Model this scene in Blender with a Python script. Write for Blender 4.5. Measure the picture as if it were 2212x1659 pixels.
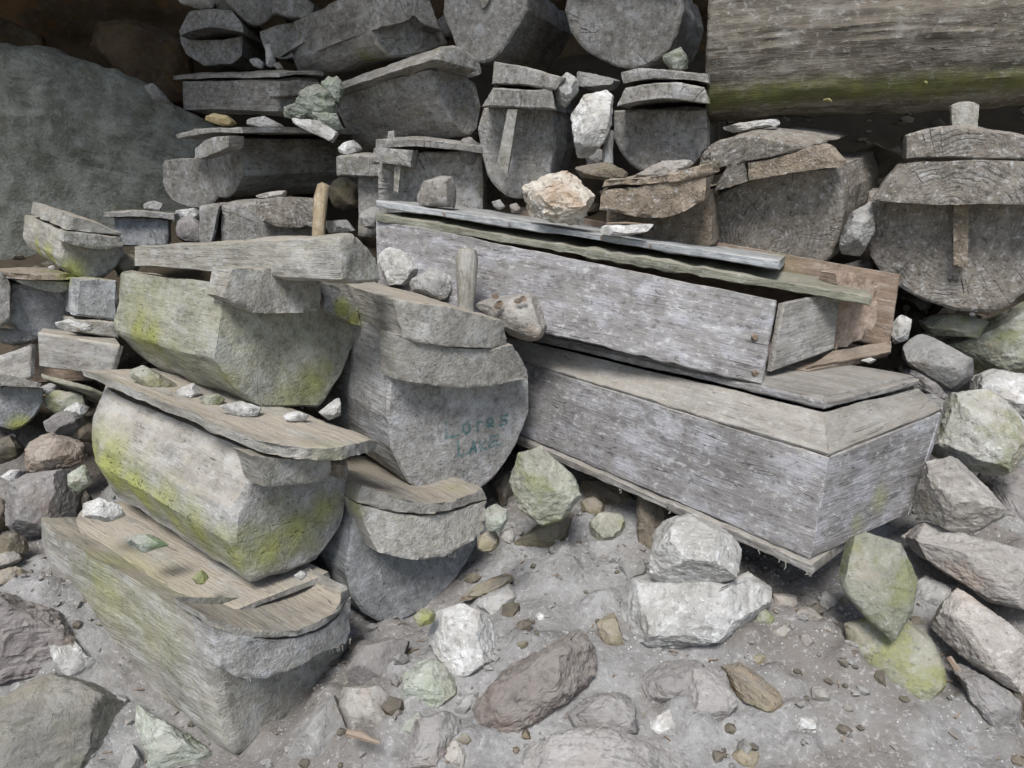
import bpy, bmesh, math, random
import numpy as np
from mathutils import Matrix, Vector

# ------------------------------------------------------------------ camera, sky, sun, exposure
for o in list(bpy.data.objects):
    bpy.data.objects.remove(o)
sc = bpy.context.scene
COL = sc.collection
W0, H0, FPX = 2212.0, 1659.0, 1600.0          # working frame of the measurements and focal length in its pixels
CAM = np.array([0.0, 0.0, 1.6])
PITCH = math.radians(18.0)
cam_d = bpy.data.cameras.new('camera')
cam_d.sensor_width = 36.0
cam_d.lens = FPX / W0 * 36.0
cam_d.clip_start = 0.05
cam_d.clip_end = 300.0
cam = bpy.data.objects.new('camera', cam_d)
cam.location = CAM
cam.rotation_euler = (math.radians(90) - PITCH, 0, 0)
COL.objects.link(cam)
sc.camera = cam

SUN_EL, SUN_AZ = math.radians(57), math.radians(194)   # azimuth clockwise from +Y (north); the light comes from behind the camera
world = bpy.data.worlds.new('World')
sc.world = world
world.use_nodes = True
wnt = world.node_tree
bg = wnt.nodes['Background']
sky = wnt.nodes.new('ShaderNodeTexSky')
sky.sky_type = 'NISHITA'
sky.sun_disc = False
sky.sun_elevation = SUN_EL
sky.sun_rotation = SUN_AZ
sky.air_density = 1.2
sky.dust_density = 2.0
sky.ozone_density = 1.0
wnt.links.new(sky.outputs[0], bg.inputs['Color'])
bg.inputs['Strength'].default_value = 0.062
sun_d = bpy.data.lights.new('sun', 'SUN')
sun_d.energy = 1.5
sun_d.angle = math.radians(20)
sun_d.color = (1.0, 0.99, 0.97)
sun = bpy.data.objects.new('sun', sun_d)
sdir = Vector((math.sin(SUN_AZ) * math.cos(SUN_EL), math.cos(SUN_AZ) * math.cos(SUN_EL), math.sin(SUN_EL)))
sun.rotation_euler = (-sdir).to_track_quat('-Z', 'Y').to_euler()
sun.location = (0, -4, 8)
COL.objects.link(sun)
vs = sc.view_settings
vs.view_transform = 'Standard'
vs.look = 'None'
vs.exposure = 1.32
vs.gamma = 1.0
vs.use_curve_mapping = False
sc.cycles.max_bounces = 4
sc.cycles.diffuse_bounces = 2
sc.cycles.use_adaptive_sampling = True
sc.cycles.adaptive_threshold = 0.03
sc.cycles.use_denoising = True

# ------------------------------------------------------------------ geometry helpers
FWD = np.array([0.0, math.cos(PITCH), -math.sin(PITCH)])
UP = np.array([0.0, math.sin(PITCH), math.cos(PITCH)])
RIGHT = np.array([1.0, 0.0, 0.0])

def ray(u, v):
    return FWD + (u - W0 / 2) / FPX * RIGHT - (v - H0 / 2) / FPX * UP

def P(u, v, d):
    return CAM + d * ray(u, v)

def _hash(ix, iy, iz, seed):
    h = (ix.astype(np.uint32) * np.uint32(374761393) + iy.astype(np.uint32) * np.uint32(668265263)
         + iz.astype(np.uint32) * np.uint32(2147483647) + np.uint32((seed * 1274126177) & 0xffffffff))
    h = (h ^ (h >> np.uint32(13))) * np.uint32(1274126177)
    h = (h ^ (h >> np.uint32(16))) * np.uint32(2246822519)
    return h ^ (h >> np.uint32(15))

def vnoise(p, seed=0):
    """gradient noise, about -1..1"""
    p = np.asarray(p, dtype=np.float64)
    i = np.floor(p).astype(np.int64)
    f = p - i
    w = f * f * f * (f * (f * 6 - 15) + 10)
    out = np.zeros(len(p))
    for dx in (0, 1):
        for dy in (0, 1):
            for dz in (0, 1):
                h = _hash(i[:, 0] + dx, i[:, 1] + dy, i[:, 2] + dz, seed)
                gx = ((h & np.uint32(1023)).astype(np.float64) / 511.5 - 1)
                gy = (((h >> np.uint32(10)) & np.uint32(1023)).astype(np.float64) / 511.5 - 1)
                gz = (((h >> np.uint32(20)) & np.uint32(1023)).astype(np.float64) / 511.5 - 1)
                dot = gx * (f[:, 0] - dx) + gy * (f[:, 1] - dy) + gz * (f[:, 2] - dz)
                out += dot * (w[:, 0] if dx else 1 - w[:, 0]) * (w[:, 1] if dy else 1 - w[:, 1]) * (w[:, 2] if dz else 1 - w[:, 2])
    return out * 1.3

def fbm(p, octaves=4, seed=0, gain=0.5):
    a, s, out = 1.0, 1.0, 0
    for k in range(octaves):
        out = out + a * vnoise(np.asarray(p) * s + k * 17.3, seed + k)
        a *= gain
        s *= 2.03
    return out

def resample(pts, n):
    pts = np.asarray(pts, dtype=float)
    if len(pts) == 1:
        return np.repeat(pts, n, axis=0)
    seg = np.linalg.norm(np.diff(pts, axis=0), axis=1)
    cum = np.concatenate([[0], np.cumsum(seg)])
    if cum[-1] < 1e-9:
        return np.repeat(pts[:1], n, axis=0)
    t = np.linspace(0, cum[-1], n)
    return np.stack([np.interp(t, cum, pts[:, k]) for k in range(pts.shape[1])], axis=1)

def smooth_chain(pts, k=1):
    """Chaikin corner cutting that keeps the end points"""
    pts = [np.asarray(p, dtype=float) for p in pts]
    for _ in range(k):
        if len(pts) < 3:
            break
        new = [pts[0]]
        for a, b in zip(pts[:-1], pts[1:]):
            new += [a * 0.75 + b * 0.25, a * 0.25 + b * 0.75]
        new.append(pts[-1])
        pts = new
    return pts

MOSS = []                                     # (world point, radius, strength) patches of yellow-green growth

def moss_at(u, v, d, r, s=1.0):
    MOSS.append((P(u, v, d), r, s))

WM = {}                                       # world matrices of what has been placed

def set_float_attr(me, name, vals):
    a = me.attributes.new(name, 'FLOAT', 'POINT')
    a.data.foreach_set('value', np.asarray(vals, dtype=np.float32))

def moss_values(wco):
    m = np.zeros(len(wco))
    for c, r, s in MOSS:
        d = np.linalg.norm(wco - c, axis=1) / r
        m = np.maximum(m, s * np.clip(1.25 - d, 0, 1))
    return m

def finish(name, verts, faces, mat, parent=None, mw=None, disp=None, angle=0.7, recalc=True, paint=None, nomoss=False):
    """one mesh object; verts in local space of mw (a world matrix)"""
    me = bpy.data.meshes.new(name)
    me.from_pydata([tuple(v) for v in verts], [], faces)
    if recalc:
        bm = bmesh.new()
        bm.from_mesh(me)
        bmesh.ops.recalc_face_normals(bm, faces=bm.faces)
        bm.to_mesh(me)
        bm.free()
    me.update()
    n = len(me.vertices)
    if disp is not None:
        co = np.empty(n * 3); me.vertices.foreach_get('co', co); co = co.reshape(-1, 3)
        no = np.empty(n * 3); me.vertex_normals.foreach_get('vector', no); no = no.reshape(-1, 3)
        co = disp(co, no)
        me.vertices.foreach_set('co', co.ravel())
        me.update()
    me.shade_smooth()
    me.set_sharp_from_angle(angle=angle)
    o = bpy.data.objects.new(name, me)
    COL.objects.link(o)
    if mat is not None:
        me.materials.append(mat)
    mw = mw if mw is not None else Matrix.Identity(4)
    WM[o.name] = mw
    if parent is not None:
        o.parent = parent
        o.matrix_basis = WM[parent.name].inverted() @ mw
    else:
        o.matrix_basis = mw
    if not nomoss and MOSS:
        co = np.empty(n * 3); me.vertices.foreach_get('co', co); co = co.reshape(-1, 3)
        m = np.array(mw)
        w = co @ m[:3, :3].T + m[:3, 3]
        mv = moss_values(w)
        if mv.max() > 0.01:
            set_float_attr(me, 'moss', mv)
    if paint is not None:
        co = np.empty(n * 3); me.vertices.foreach_get('co', co); co = co.reshape(-1, 3)
        set_float_attr(me, 'paint', paint(co))
    return o

def tag(o, label, cat, group=None, kind=None):
    if label: o['label'] = label
    if cat: o['category'] = cat
    if group: o['group'] = group
    if kind: o['kind'] = kind
    return o

_seed = [11]
def nseed():
    _seed[0] += 7
    return _seed[0]

class Frame:
    """a thing with a long axis: X points to the end that faces us, Z up"""
    def __init__(self, name, label, cat, F, B, roll=0.0, ky=0.0, kz=0.0, group=None):
        f, b = P(*F), P(*B)
        x = (f - b); self.L = np.linalg.norm(x); x /= self.L
        z = np.array([0, 0, 1.0]); z -= x * z.dot(x); z /= np.linalg.norm(z)
        y = np.cross(z, x)
        r = math.radians(roll)
        y, z = y * math.cos(r) + z * math.sin(r), z * math.cos(r) - y * math.sin(r)
        self.o, self.R = f, np.stack([x, y, z], axis=1)
        self.ky, self.kz = ky, kz
        m = Matrix.Identity(4)
        for i in range(3):
            for j in range(3):
                m[i][j] = self.R[i, j]
            m[i][3] = f[i]
        self.mw = m
        e = bpy.data.objects.new(name, None)
        e.empty_display_size = 0.1
        COL.objects.link(e)
        e.matrix_basis = m
        WM[e.name] = m
        self.e = e
        tag(e, label, cat, group)
        self.seed = nseed()
        self.lo = self.R.T @ (CAM - f)
    def px(self, u, v, x0=0.0, xf=None):
        """pixel -> local point on the end plane x = x0 + ky*y + kz*z (or on x = xf(y, z))"""
        d = self.R.T @ ray(u, v)
        o = self.lo
        den = d[0] - self.ky * d[1] - self.kz * d[2]
        t = (x0 + self.ky * o[1] + self.kz * o[2] - o[0]) / den
        p = o + t * d
        if xf is not None:
            for _ in range(8):
                t = (xf(p[1], p[2]) - o[0]) / d[0]
                p = o + t * d
        return p
    def moss(self, u, v, r, s=1.0):
        MOSS.append((self.world(self.px(u, v)), r, s))
    def world(self, p):
        return self.o + self.R @ np.asarray(p)

def prism(C, name, top, bot, L, mat, x0=0.0, nx=40, nu=36, nv=12, bow=0.0, taper=(1, 1), shift=(0, 0), bulge=0.0,
          amp=0.006, grain=0.0016, edge=0.008, ragged=0.006, local=False, parent=None, smooth=1, dish=0.0, paint=None,
          lump=0.0, backbow=0.0, twist=0.0, rb=0.0, wob=0.0):
    """a hewn log piece: the end outline (top chain and bottom chain, left to right) carried back along the axis"""
    seed = nseed()
    if local:
        T = [np.array([x0, a, b]) for a, b in top]; Bt = [np.array([x0, a, b]) for a, b in bot]
        ys = [p[1] for p in T + Bt]
        yc, hw = (max(ys) + min(ys)) / 2, (max(ys) - min(ys)) / 2
        xf = lambda y, z: x0 + C.ky * y + C.kz * z + bow * (1 - ((y - yc) / hw) ** 2)
        T = [np.array([xf(p[1], p[2]), p[1], p[2]]) for p in T]; Bt = [np.array([xf(p[1], p[2]), p[1], p[2]]) for p in Bt]
    else:
        q = [C.px(u, v, x0) for u, v in list(top) + list(bot)]
        ys = [p[1] for p in q]
        yc, hw = (max(ys) + min(ys)) / 2, (max(ys) - min(ys)) / 2
        xf = lambda y, z: x0 + C.ky * y + C.kz * z + bow * (1 - np.clip((y - yc) / hw, -1.2, 1.2) ** 2)
        T = [C.px(u, v, x0, xf) for u, v in top]; Bt = [C.px(u, v, x0, xf) for u, v in bot]
    if smooth:
        T, Bt = smooth_chain(T, smooth), smooth_chain(Bt, smooth)
    T, Bt = resample(T, nu + 1), resample(Bt, nu + 1)
    gap = T - Bt
    thin = np.linalg.norm(gap, axis=1) < 0.006
    T[thin] = Bt[thin] + np.array([0, 0, 0.006])
    t = np.linspace(0, 1, nv + 1)[None, :, None]
    G = T[:, None, :] * (1 - t) + Bt[:, None, :] * t            # (nu+1, nv+1, 3)
    cen = np.array([0, G[..., 1].mean(), G[..., 2].mean()])
    rad = max(0.03, min(G[..., 1].max() - G[..., 1].min(), G[..., 2].max() - G[..., 2].min()) / 2)
    G0 = G.copy()
    G[..., 1:] = cen[1:] + (G[..., 1:] - cen[1:]) * (1 - edge / rad)
    if dish:
        rr = np.sqrt(((G[..., 1] - cen[1]) / hw) ** 2 + ((G[..., 2] - cen[2]) / hw) ** 2)
        G[..., 0] -= dish * np.clip(1 - rr ** 2, 0, 1)
    loop = [(i, 0) for i in range(nu + 1)] + [(nu, j) for j in range(1, nv + 1)] + [(i, nv) for i in range(nu - 1, -1, -1)] + [(0, j) for j in range(nv - 1, 0, -1)]
    nl = len(loop)
    verts = [G.reshape(-1, 3)]
    idx = lambda i, j: i * (nv + 1) + j
    faces = [(idx(i, j), idx(i + 1, j), idx(i + 1, j + 1), idx(i, j + 1)) for i in range(nu) for j in range(nv)]
    ring = np.array([G0[i, j] for i, j in loop])
    prev = [idx(i, j) for i, j in loop]
    base = (nu + 1) * (nv + 1)
    ss = np.concatenate([[min(edge / L, 0.02)], np.linspace(0, 1, nx + 1)[1:]])
    if rb: ss = np.unique(np.concatenate([ss, 1 - rb * .12 * np.linspace(0, 1, 8) ** 2]))
    xb = x0 - L
    def section(pts, s):
        sy = (1 + (taper[0] - 1) * s) * (1 + bulge * math.sin(math.pi * s))
        sz = (1 + (taper[1] - 1) * s) * (1 + bulge * math.sin(math.pi * s))
        if rb and s > 1 - rb:
            f_ = math.sqrt(max(0.0, 1 - ((s - 1 + rb) / rb) ** 2 * .75)); sy *= f_
        else:
            f_ = 1.0
        zt = (pts[:, 2].max() - cen[2]) * sz
        y = (pts[:, 1] - cen[1]) * sy; z = zt - (zt - (pts[:, 2] - cen[2]) * sz) * f_
        a = twist * s
        y, z = y * math.cos(a) - z * math.sin(a), y * math.sin(a) + z * math.cos(a)
        y = y + cen[1] + shift[0] * s; z = z + cen[2] + shift[1] * s
        x = pts[:, 0] * (1 - s) + (xb - backbow * (1 - np.clip((pts[:, 1] - yc) / hw, -1, 1) ** 2)) * s
        return np.stack([x, y, z], axis=1)
    for s in ss:
        verts.append(section(ring, s))
        cur = [base + k for k in range(nl)]
        for k in range(nl):
            k2 = (k + 1) % nl
            faces.append((prev[k], cur[k], cur[k2], prev[k2]))
        prev = cur
        base += nl
    # back end: fan rings
    last = verts[-1]
    ctr = last.mean(axis=0)
    for f in (0.6, 0.25):
        verts.append(ctr + (last - ctr) * f)
        cur = [base + k for k in range(nl)]
        for k in range(nl):
            k2 = (k + 1) % nl
            faces.append((prev[k], cur[k], cur[k2], prev[k2]))
        prev = cur
        base += nl
    verts.append(ctr[None, :])
    for k in range(nl):
        faces.append((prev[k], base, prev[(k + 1) % nl]))
    V = np.concatenate(verts)
    def disp(co, no):
        q = co + seed * 3.1
        d = amp * fbm(q * 5.0, 3, seed, .42)
        fl = 1 - .75 * np.clip(np.abs(no[:, 0]) * 1.4 - .3, 0, 1)
        d += fl * grain * fbm(q * np.array([4.0, 55.0, 55.0]), 2, seed + 3)
        d += 0.25 * grain * fbm(q * 60, 2, seed + 5)
        if lump:
            d += lump * vnoise(q * 2.2, seed + 9)
        co = co + no * d[:, None]
        if wob:
            side = np.sign(co[:, 1] - yc) * np.clip(np.abs(co[:, 1] - yc) / hw, 0, 1) ** 2
            co[:, 1] += wob * side * fbm(np.stack([co[:, 0] * 7 + seed, side * 3, side * 0], axis=1), 3, seed + 12)
            co[:, 2] += wob * .45 * fbm(np.stack([co[:, 0] * 4 + seed, co[:, 1] * 5, co[:, 0] * 0], axis=1), 3, seed + 13)
        fr = np.exp(-np.abs(co[:, 0] - (x0 + bow * (1 - np.clip((co[:, 1] - yc) / hw, -1, 1) ** 2))) / 0.03)
        co[:, 0] += fr * ragged * (1 - .9 * np.clip(np.abs(no[:, 0]) * 5 - 3.9, 0, 1)) * fbm(q * np.array([2.0, 30.0, 30.0]), 3, seed + 6)
        return co
    return finish(name, V, faces, mat, parent or C.e, C.mw, disp, paint=paint)

def slab(parent, name, p00, p10, p11, p01, thick, mat, nu=60, nv=14, amp=0.003, grain=0.0015, ragged=0.003, grain_along='u', edge=0.004):
    """a plank: the seen face p00-p10-p11-p01 (world points, grain along p00-p10) with thickness behind it"""
    seed = nseed()
    p00, p10, p11, p01 = [np.asarray(p, dtype=float) for p in (p00, p10, p11, p01)]
    if grain_along == 'v':
        p00, p10, p11, p01 = p01, p00, p10, p11
        nu, nv = nv, nu
    x = p10 - p00; x /= np.linalg.norm(x)
    n = np.cross(x, p01 - p00); n /= np.linalg.norm(n)
    if n.dot(CAM - p00) < 0:
        n = -n
    y = np.cross(n, x)
    R = np.stack([x, y, n], axis=1)
    m = Matrix.Identity(4)
    for i in range(3):
        for j in range(3):
            m[i][j] = R[i, j]
        m[i][3] = p00[i]
    a, b = np.linspace(0, 1, nu + 1), np.linspace(0, 1, nv + 1)
    A, Bb = np.meshgrid(a, b, indexing='ij')
    S = ((1 - A) * (1 - Bb))[..., None] * p00 + (A * (1 - Bb))[..., None] * p10 + (A * Bb)[..., None] * p11 + ((1 - A) * Bb)[..., None] * p01
    S = (S.reshape(-1, 3) - p00) @ R
    c = S.mean(axis=0)
    ext = np.array([np.ptp(S[:, 0]) / 2, np.ptp(S[:, 1]) / 2])
    F = S.copy(); F[:, :2] = c[:2] + (S[:, :2] - c[:2]) * (1 - edge / np.maximum(ext, 0.01))
    idx = lambda i, j: i * (nv + 1) + j
    loop = [idx(i, 0) for i in range(nu + 1)] + [idx(nu, j) for j in range(1, nv + 1)] + [idx(i, nv) for i in range(nu - 1, -1, -1)] + [idx(0, j) for j in range(nv - 1, 0, -1)]
    ng, nl = len(S), len(loop)
    Bk = S.copy(); Bk[:, 2] -= thick
    r1 = S[loop].copy(); r1[:, 2] -= min(edge, thick * 0.3)
    r2 = S[loop].copy(); r2[:, 2] -= thick * 0.6
    V = np.concatenate([F, r1, r2, Bk])
    faces = [(idx(i, j), idx(i + 1, j), idx(i + 1, j + 1), idx(i, j + 1)) for i in range(nu) for j in range(nv)]
    ob = ng + 2 * nl
    faces += [(ob + idx(i, j), ob + idx(i, j + 1), ob + idx(i + 1, j + 1), ob + idx(i + 1, j)) for i in range(nu) for j in range(nv)]
    rings = [loop, [ng + k for k in range(nl)], [ng + nl + k for k in range(nl)], [ob + q for q in loop]]
    for ra, rb in zip(rings[:-1], rings[1:]):
        for k in range(nl):
            k2 = (k + 1) % nl
            faces.append((ra[k], rb[k], rb[k2], ra[k2]))
    lx, ly = np.ptp(S[:, 0]), np.ptp(S[:, 1])
    mnx, mny = S[:, 0].min(), S[:, 1].min()
    def disp(co, no):
        q = co + seed * 2.7
        d = amp * fbm(q * 4.0, 3, seed) + grain * fbm(q * np.array([4.0, 70.0, 70.0]), 2, seed + 2)
        co = co + no * d[:, None]
        e = np.exp(-np.minimum(co[:, 1] - mny, mny + ly - co[:, 1]) / 0.012)
        co[:, 1] += np.sign(co[:, 1] - mny - ly / 2) * e * ragged * (fbm(q * np.array([14.0, 1.0, 1.0]), 4, seed + 4) - 0.2)
        e = np.exp(-np.minimum(co[:, 0] - mnx, mnx + lx - co[:, 0]) / 0.015)
        co[:, 0] += np.sign(co[:, 0] - mnx - lx / 2) * e * ragged * fbm(q * np.array([1.0, 40.0, 8.0]), 3, seed + 5)
        return co
    return finish(name, V, faces, mat, parent, m, disp)

def empty(name, label, cat, loc, group=None):
    e = bpy.data.objects.new(name, None)
    e.empty_display_size = 0.1
    COL.objects.link(e)
    e.matrix_basis = Matrix.Translation(Vector(loc))
    WM[e.name] = e.matrix_basis.copy()
    return tag(e, label, cat, group)

_ico = {}
def ico(n):
    if n not in _ico:
        bm = bmesh.new()
        bmesh.ops.create_icosphere(bm, subdivisions=n, radius=1.0)
        _ico[n] = (np.array([v.co[:] for v in bm.verts]), [tuple(v.index for v in f.verts) for f in bm.faces])
        bm.free()
    return _ico[n]

def rock(label, pts, d, mat, thick=0.6, seed=None, sub=5, facets=10, rough=0.075, cat='rock', name='rock', group='loose rocks of the scree', flat=0.0, up=0.35, strata=0.0, parent=None, e=0.62):
    """a broken stone: outline as seen, own distance and thickness, chipped into flat facets"""
    seed = nseed() if seed is None else seed
    rng = random.Random(seed)
    pts = np.array(pts, dtype=float)
    c = (pts.max(axis=0) + pts.min(axis=0)) / 2
    r = ray(*c); dist = d
    n = -r / np.linalg.norm(r)
    rt = np.cross(UP, n); rt /= np.linalg.norm(rt)
    upv = np.cross(n, rt)
    C0 = P(c[0], c[1], dist)
    sc_ = dist / FPX
    loc = np.array([[(p[0] - c[0]) * sc_, -(p[1] - c[1]) * sc_] for p in pts])
    # polar outline by casting rays against the polygon
    th = np.linspace(-math.pi, math.pi, 181)
    R = np.zeros(181)
    A, B = loc, np.roll(loc, -1, axis=0)
    for k, t in enumerate(th):
        dx, dy = math.cos(t), math.sin(t)
        best = 0
        for (ax, ay), (bx, by) in zip(A, B):
            ex, ey = bx - ax, by - ay
            den = dx * ey - dy * ex
            if abs(den) < 1e-12: continue
            s = (ax * ey - ay * ex) / den
            w = (ax * dy - ay * dx) / den
            if s > 0 and -1e-6 <= w <= 1 + 1e-6:
                best = max(best, s)
        R[k] = best
    R[R == 0] = R[R > 0].min() if (R > 0).any() else 0.02
    size = math.sqrt(float(np.ptp(loc[:, 0]) * np.ptp(loc[:, 1]))) / 2
    V, faces = ico(sub)
    V = V.copy()
    ang = np.arctan2(V[:, 1], V[:, 0])
    rho = np.sqrt(V[:, 0] ** 2 + V[:, 1] ** 2)
    Rv = np.interp(ang, th, R)
    T = thick * size if thick < 3 else thick
    q = np.stack([np.cos(ang) * Rv * rho ** e, np.sin(ang) * Rv * rho ** e, T * np.sign(V[:, 2]) * np.abs(V[:, 2]) ** e], axis=1)
    for k in range(int(facets * 1.5)):
        zc = rng.uniform(0.1, 0.95)
        t = rng.uniform(-math.pi, math.pi)
        nn = np.array([math.cos(t) * math.sqrt(1 - zc * zc), math.sin(t) * math.sqrt(1 - zc * zc), zc])
        if k == 0:
            nn = np.array([rng.uniform(-.3, .3), rng.uniform(-.1, .6), 1.0]); nn /= np.linalg.norm(nn)
        sup = (q @ nn)
        lim = sup.max() * rng.uniform(0.70, 0.93)
        over = np.clip(sup - lim, 0, None)
        q = q - nn[None, :] * (over * 0.975)[:, None]
    M = np.stack([rt, upv, n], axis=1)
    def disp(co, no):
        w = co / max(size, 0.02)
        dd = rough * size * (.55 * fbm(w * 2.4 + seed, 5, seed, 0.62) - 0.45 * np.abs(fbm(w * 3.2 + seed, 4, seed + 4, .6)) + .25 * fbm(w * np.array([3., 12., 5.]), 3, seed + 2) + .28 * fbm(w * 8.5, 3, seed + 6, .6))
        if strata:
            a = np.array([0.3, 0.9, 0.3]); s_ = w @ a
            dd += strata * size * np.sin(s_ * 16 + 2.5 * fbm(w * 1.3, 3, seed + 8)) * 0.5
        return co + no * dd[:, None]
    m = Matrix.Identity(4)
    for i in range(3):
        for j in range(3):
            m[i][j] = M[i, j]
        m[i][3] = C0[i]
    o = finish(name, q, faces, mat, parent, m, disp, angle=0.42, recalc=False)
    if parent is None:
        tag(o, label, cat, group)
    return o

def tube(parent, name, pts, radii, mat, seg=10, amp=0.002):
    pts = [np.asarray(p, dtype=float) for p in pts]
    seed = nseed()
    V, faces = [], []
    n = len(pts)
    for i, p in enumerate(pts):
        t = pts[min(i + 1, n - 1)] - pts[max(i - 1, 0)]; t /= np.linalg.norm(t)
        a = np.cross(t, [0.3, 0.9, 0.2]); a /= np.linalg.norm(a); b = np.cross(t, a)
        for k in range(seg):
            w = 2 * math.pi * k / seg
            V.append(p + radii[i] * (math.cos(w) * a + math.sin(w) * b))
    for i in range(n - 1):
        for k in range(seg):
            k2 = (k + 1) % seg
            faces.append((i * seg + k, i * seg + k2, (i + 1) * seg + k2, (i + 1) * seg + k))
    faces.append(tuple(range(seg))); faces.append(tuple((n - 1) * seg + k for k in range(seg)))
    V = np.array(V)
    x = pts[-1] - pts[0]; x /= np.linalg.norm(x)
    y = np.cross([0.2, 1, 0.1], x); y /= np.linalg.norm(y); z = np.cross(x, y)
    R = np.stack([x, y, z], axis=1)
    m = Matrix.Identity(4)
    for i in range(3):
        for j in range(3):
            m[i][j] = R[i, j]
        m[i][3] = pts[0][i]
    V = (V - pts[0]) @ R
    disp = lambda co, no: co + no * (amp * fbm(co * 40 + seed, 3, seed))[:, None]
    return finish(name, V, faces, mat, parent, m, disp)

# ------------------------------------------------------------------ materials
class NT:
    def __init__(self, name):
        self.m = bpy.data.materials.new(name)
        self.m.use_nodes = True
        self.t = self.m.node_tree
        self.b = self.t.nodes['Principled BSDF']
        self.b.inputs['Specular IOR Level'].default_value = 0.15
    def n(self, typ, **kw):
        nd = self.t.nodes.new(typ)
        for k, v in kw.items():
            setattr(nd, k, v)
        return nd
    def l(self, a, b):
        self.t.links.new(a, b)
    def val(self, sock, x):
        if hasattr(x, 'is_output'):
            self.l(x, sock)
        else:
            sock.default_value = x
    def noise(self, vec, scale, detail=4, rough=0.55, dist=0.0):
        nd = self.n('ShaderNodeTexNoise')
        self.l(vec, nd.inputs['Vector'])
        nd.inputs['Scale'].default_value = scale
        nd.inputs['Detail'].default_value = detail
        nd.inputs['Roughness'].default_value = rough
        nd.inputs['Distortion'].default_value = dist
        return nd.outputs['Fac']
    def map(self, vec, scale, loc=(0, 0, 0)):
        nd = self.n('ShaderNodeMapping')
        self.l(vec, nd.inputs['Vector'])
        nd.inputs['Scale'].default_value = scale
        nd.inputs['Location'].default_value = loc
        return nd.outputs[0]
    def ramp(self, fac, a, b, lo=0.0, hi=1.0):
        nd = self.n('ShaderNodeMapRange')
        nd.interpolation_type = 'SMOOTHSTEP'
        self.val(nd.inputs['Value'], fac)
        nd.inputs['From Min'].default_value = a
        nd.inputs['From Max'].default_value = b
        nd.inputs['To Min'].default_value = lo
        nd.inputs['To Max'].default_value = hi
        return nd.outputs[0]
    def math(self, op, a, b=0.0, c=0.0):
        nd = self.n('ShaderNodeMath', operation=op)
        self.val(nd.inputs[0], a); self.val(nd.inputs[1], b); self.val(nd.inputs[2], c)
        return nd.outputs[0]
    def mix(self, fac, a, b, mode='MIX'):
        nd = self.n('ShaderNodeMix', data_type='RGBA', blend_type=mode)
        self.val(nd.inputs['Factor'], fac)
        for s, x in ((nd.inputs[6], a), (nd.inputs[7], b)):
            if hasattr(x, 'is_output'): self.l(x, s)
            else: s.default_value = (*x, 1.0)
        return nd.outputs[2]
    def attr(self, name):
        nd = self.n('ShaderNodeAttribute', attribute_name=name)
        return nd.outputs['Fac']
    def coords(self):
        tc = self.n('ShaderNodeTexCoord')
        oi = self.n('ShaderNodeObjectInfo')
        v = self.n('ShaderNodeVectorMath', operation='MULTIPLY')
        cmb = self.n('ShaderNodeCombineXYZ')
        r = self.math('MULTIPLY', oi.outputs['Random'], 41.0)
        for k in range(3): self.l(r, cmb.inputs[k])
        add = self.n('ShaderNodeVectorMath', operation='ADD')
        self.l(tc.outputs['Object'], add.inputs[0]); self.l(cmb.outputs[0], add.inputs[1])
        self.rand = oi.outputs['Random']
        self.raw = tc.outputs['Object']
        return add.outputs[0]
    def normal_z(self):
        g = self.n('ShaderNodeNewGeometry')
        s = self.n('ShaderNodeSeparateXYZ')
        self.l(g.outputs['Normal'], s.inputs[0])
        return s.outputs[2]
    def out(self, col, rough, height, dist=0.006, strength=0.6):
        self.l(col, self.b.inputs['Base Color'])
        self.b.inputs['Roughness'].default_value = rough
        bp = self.n('ShaderNodeBump')
        bp.inputs['Strength'].default_value = strength
        bp.inputs['Distance'].default_value = dist
        self.l(height, bp.inputs['Height'])
        self.l(bp.outputs[0], self.b.inputs['Normal'])
        return self.m

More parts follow.
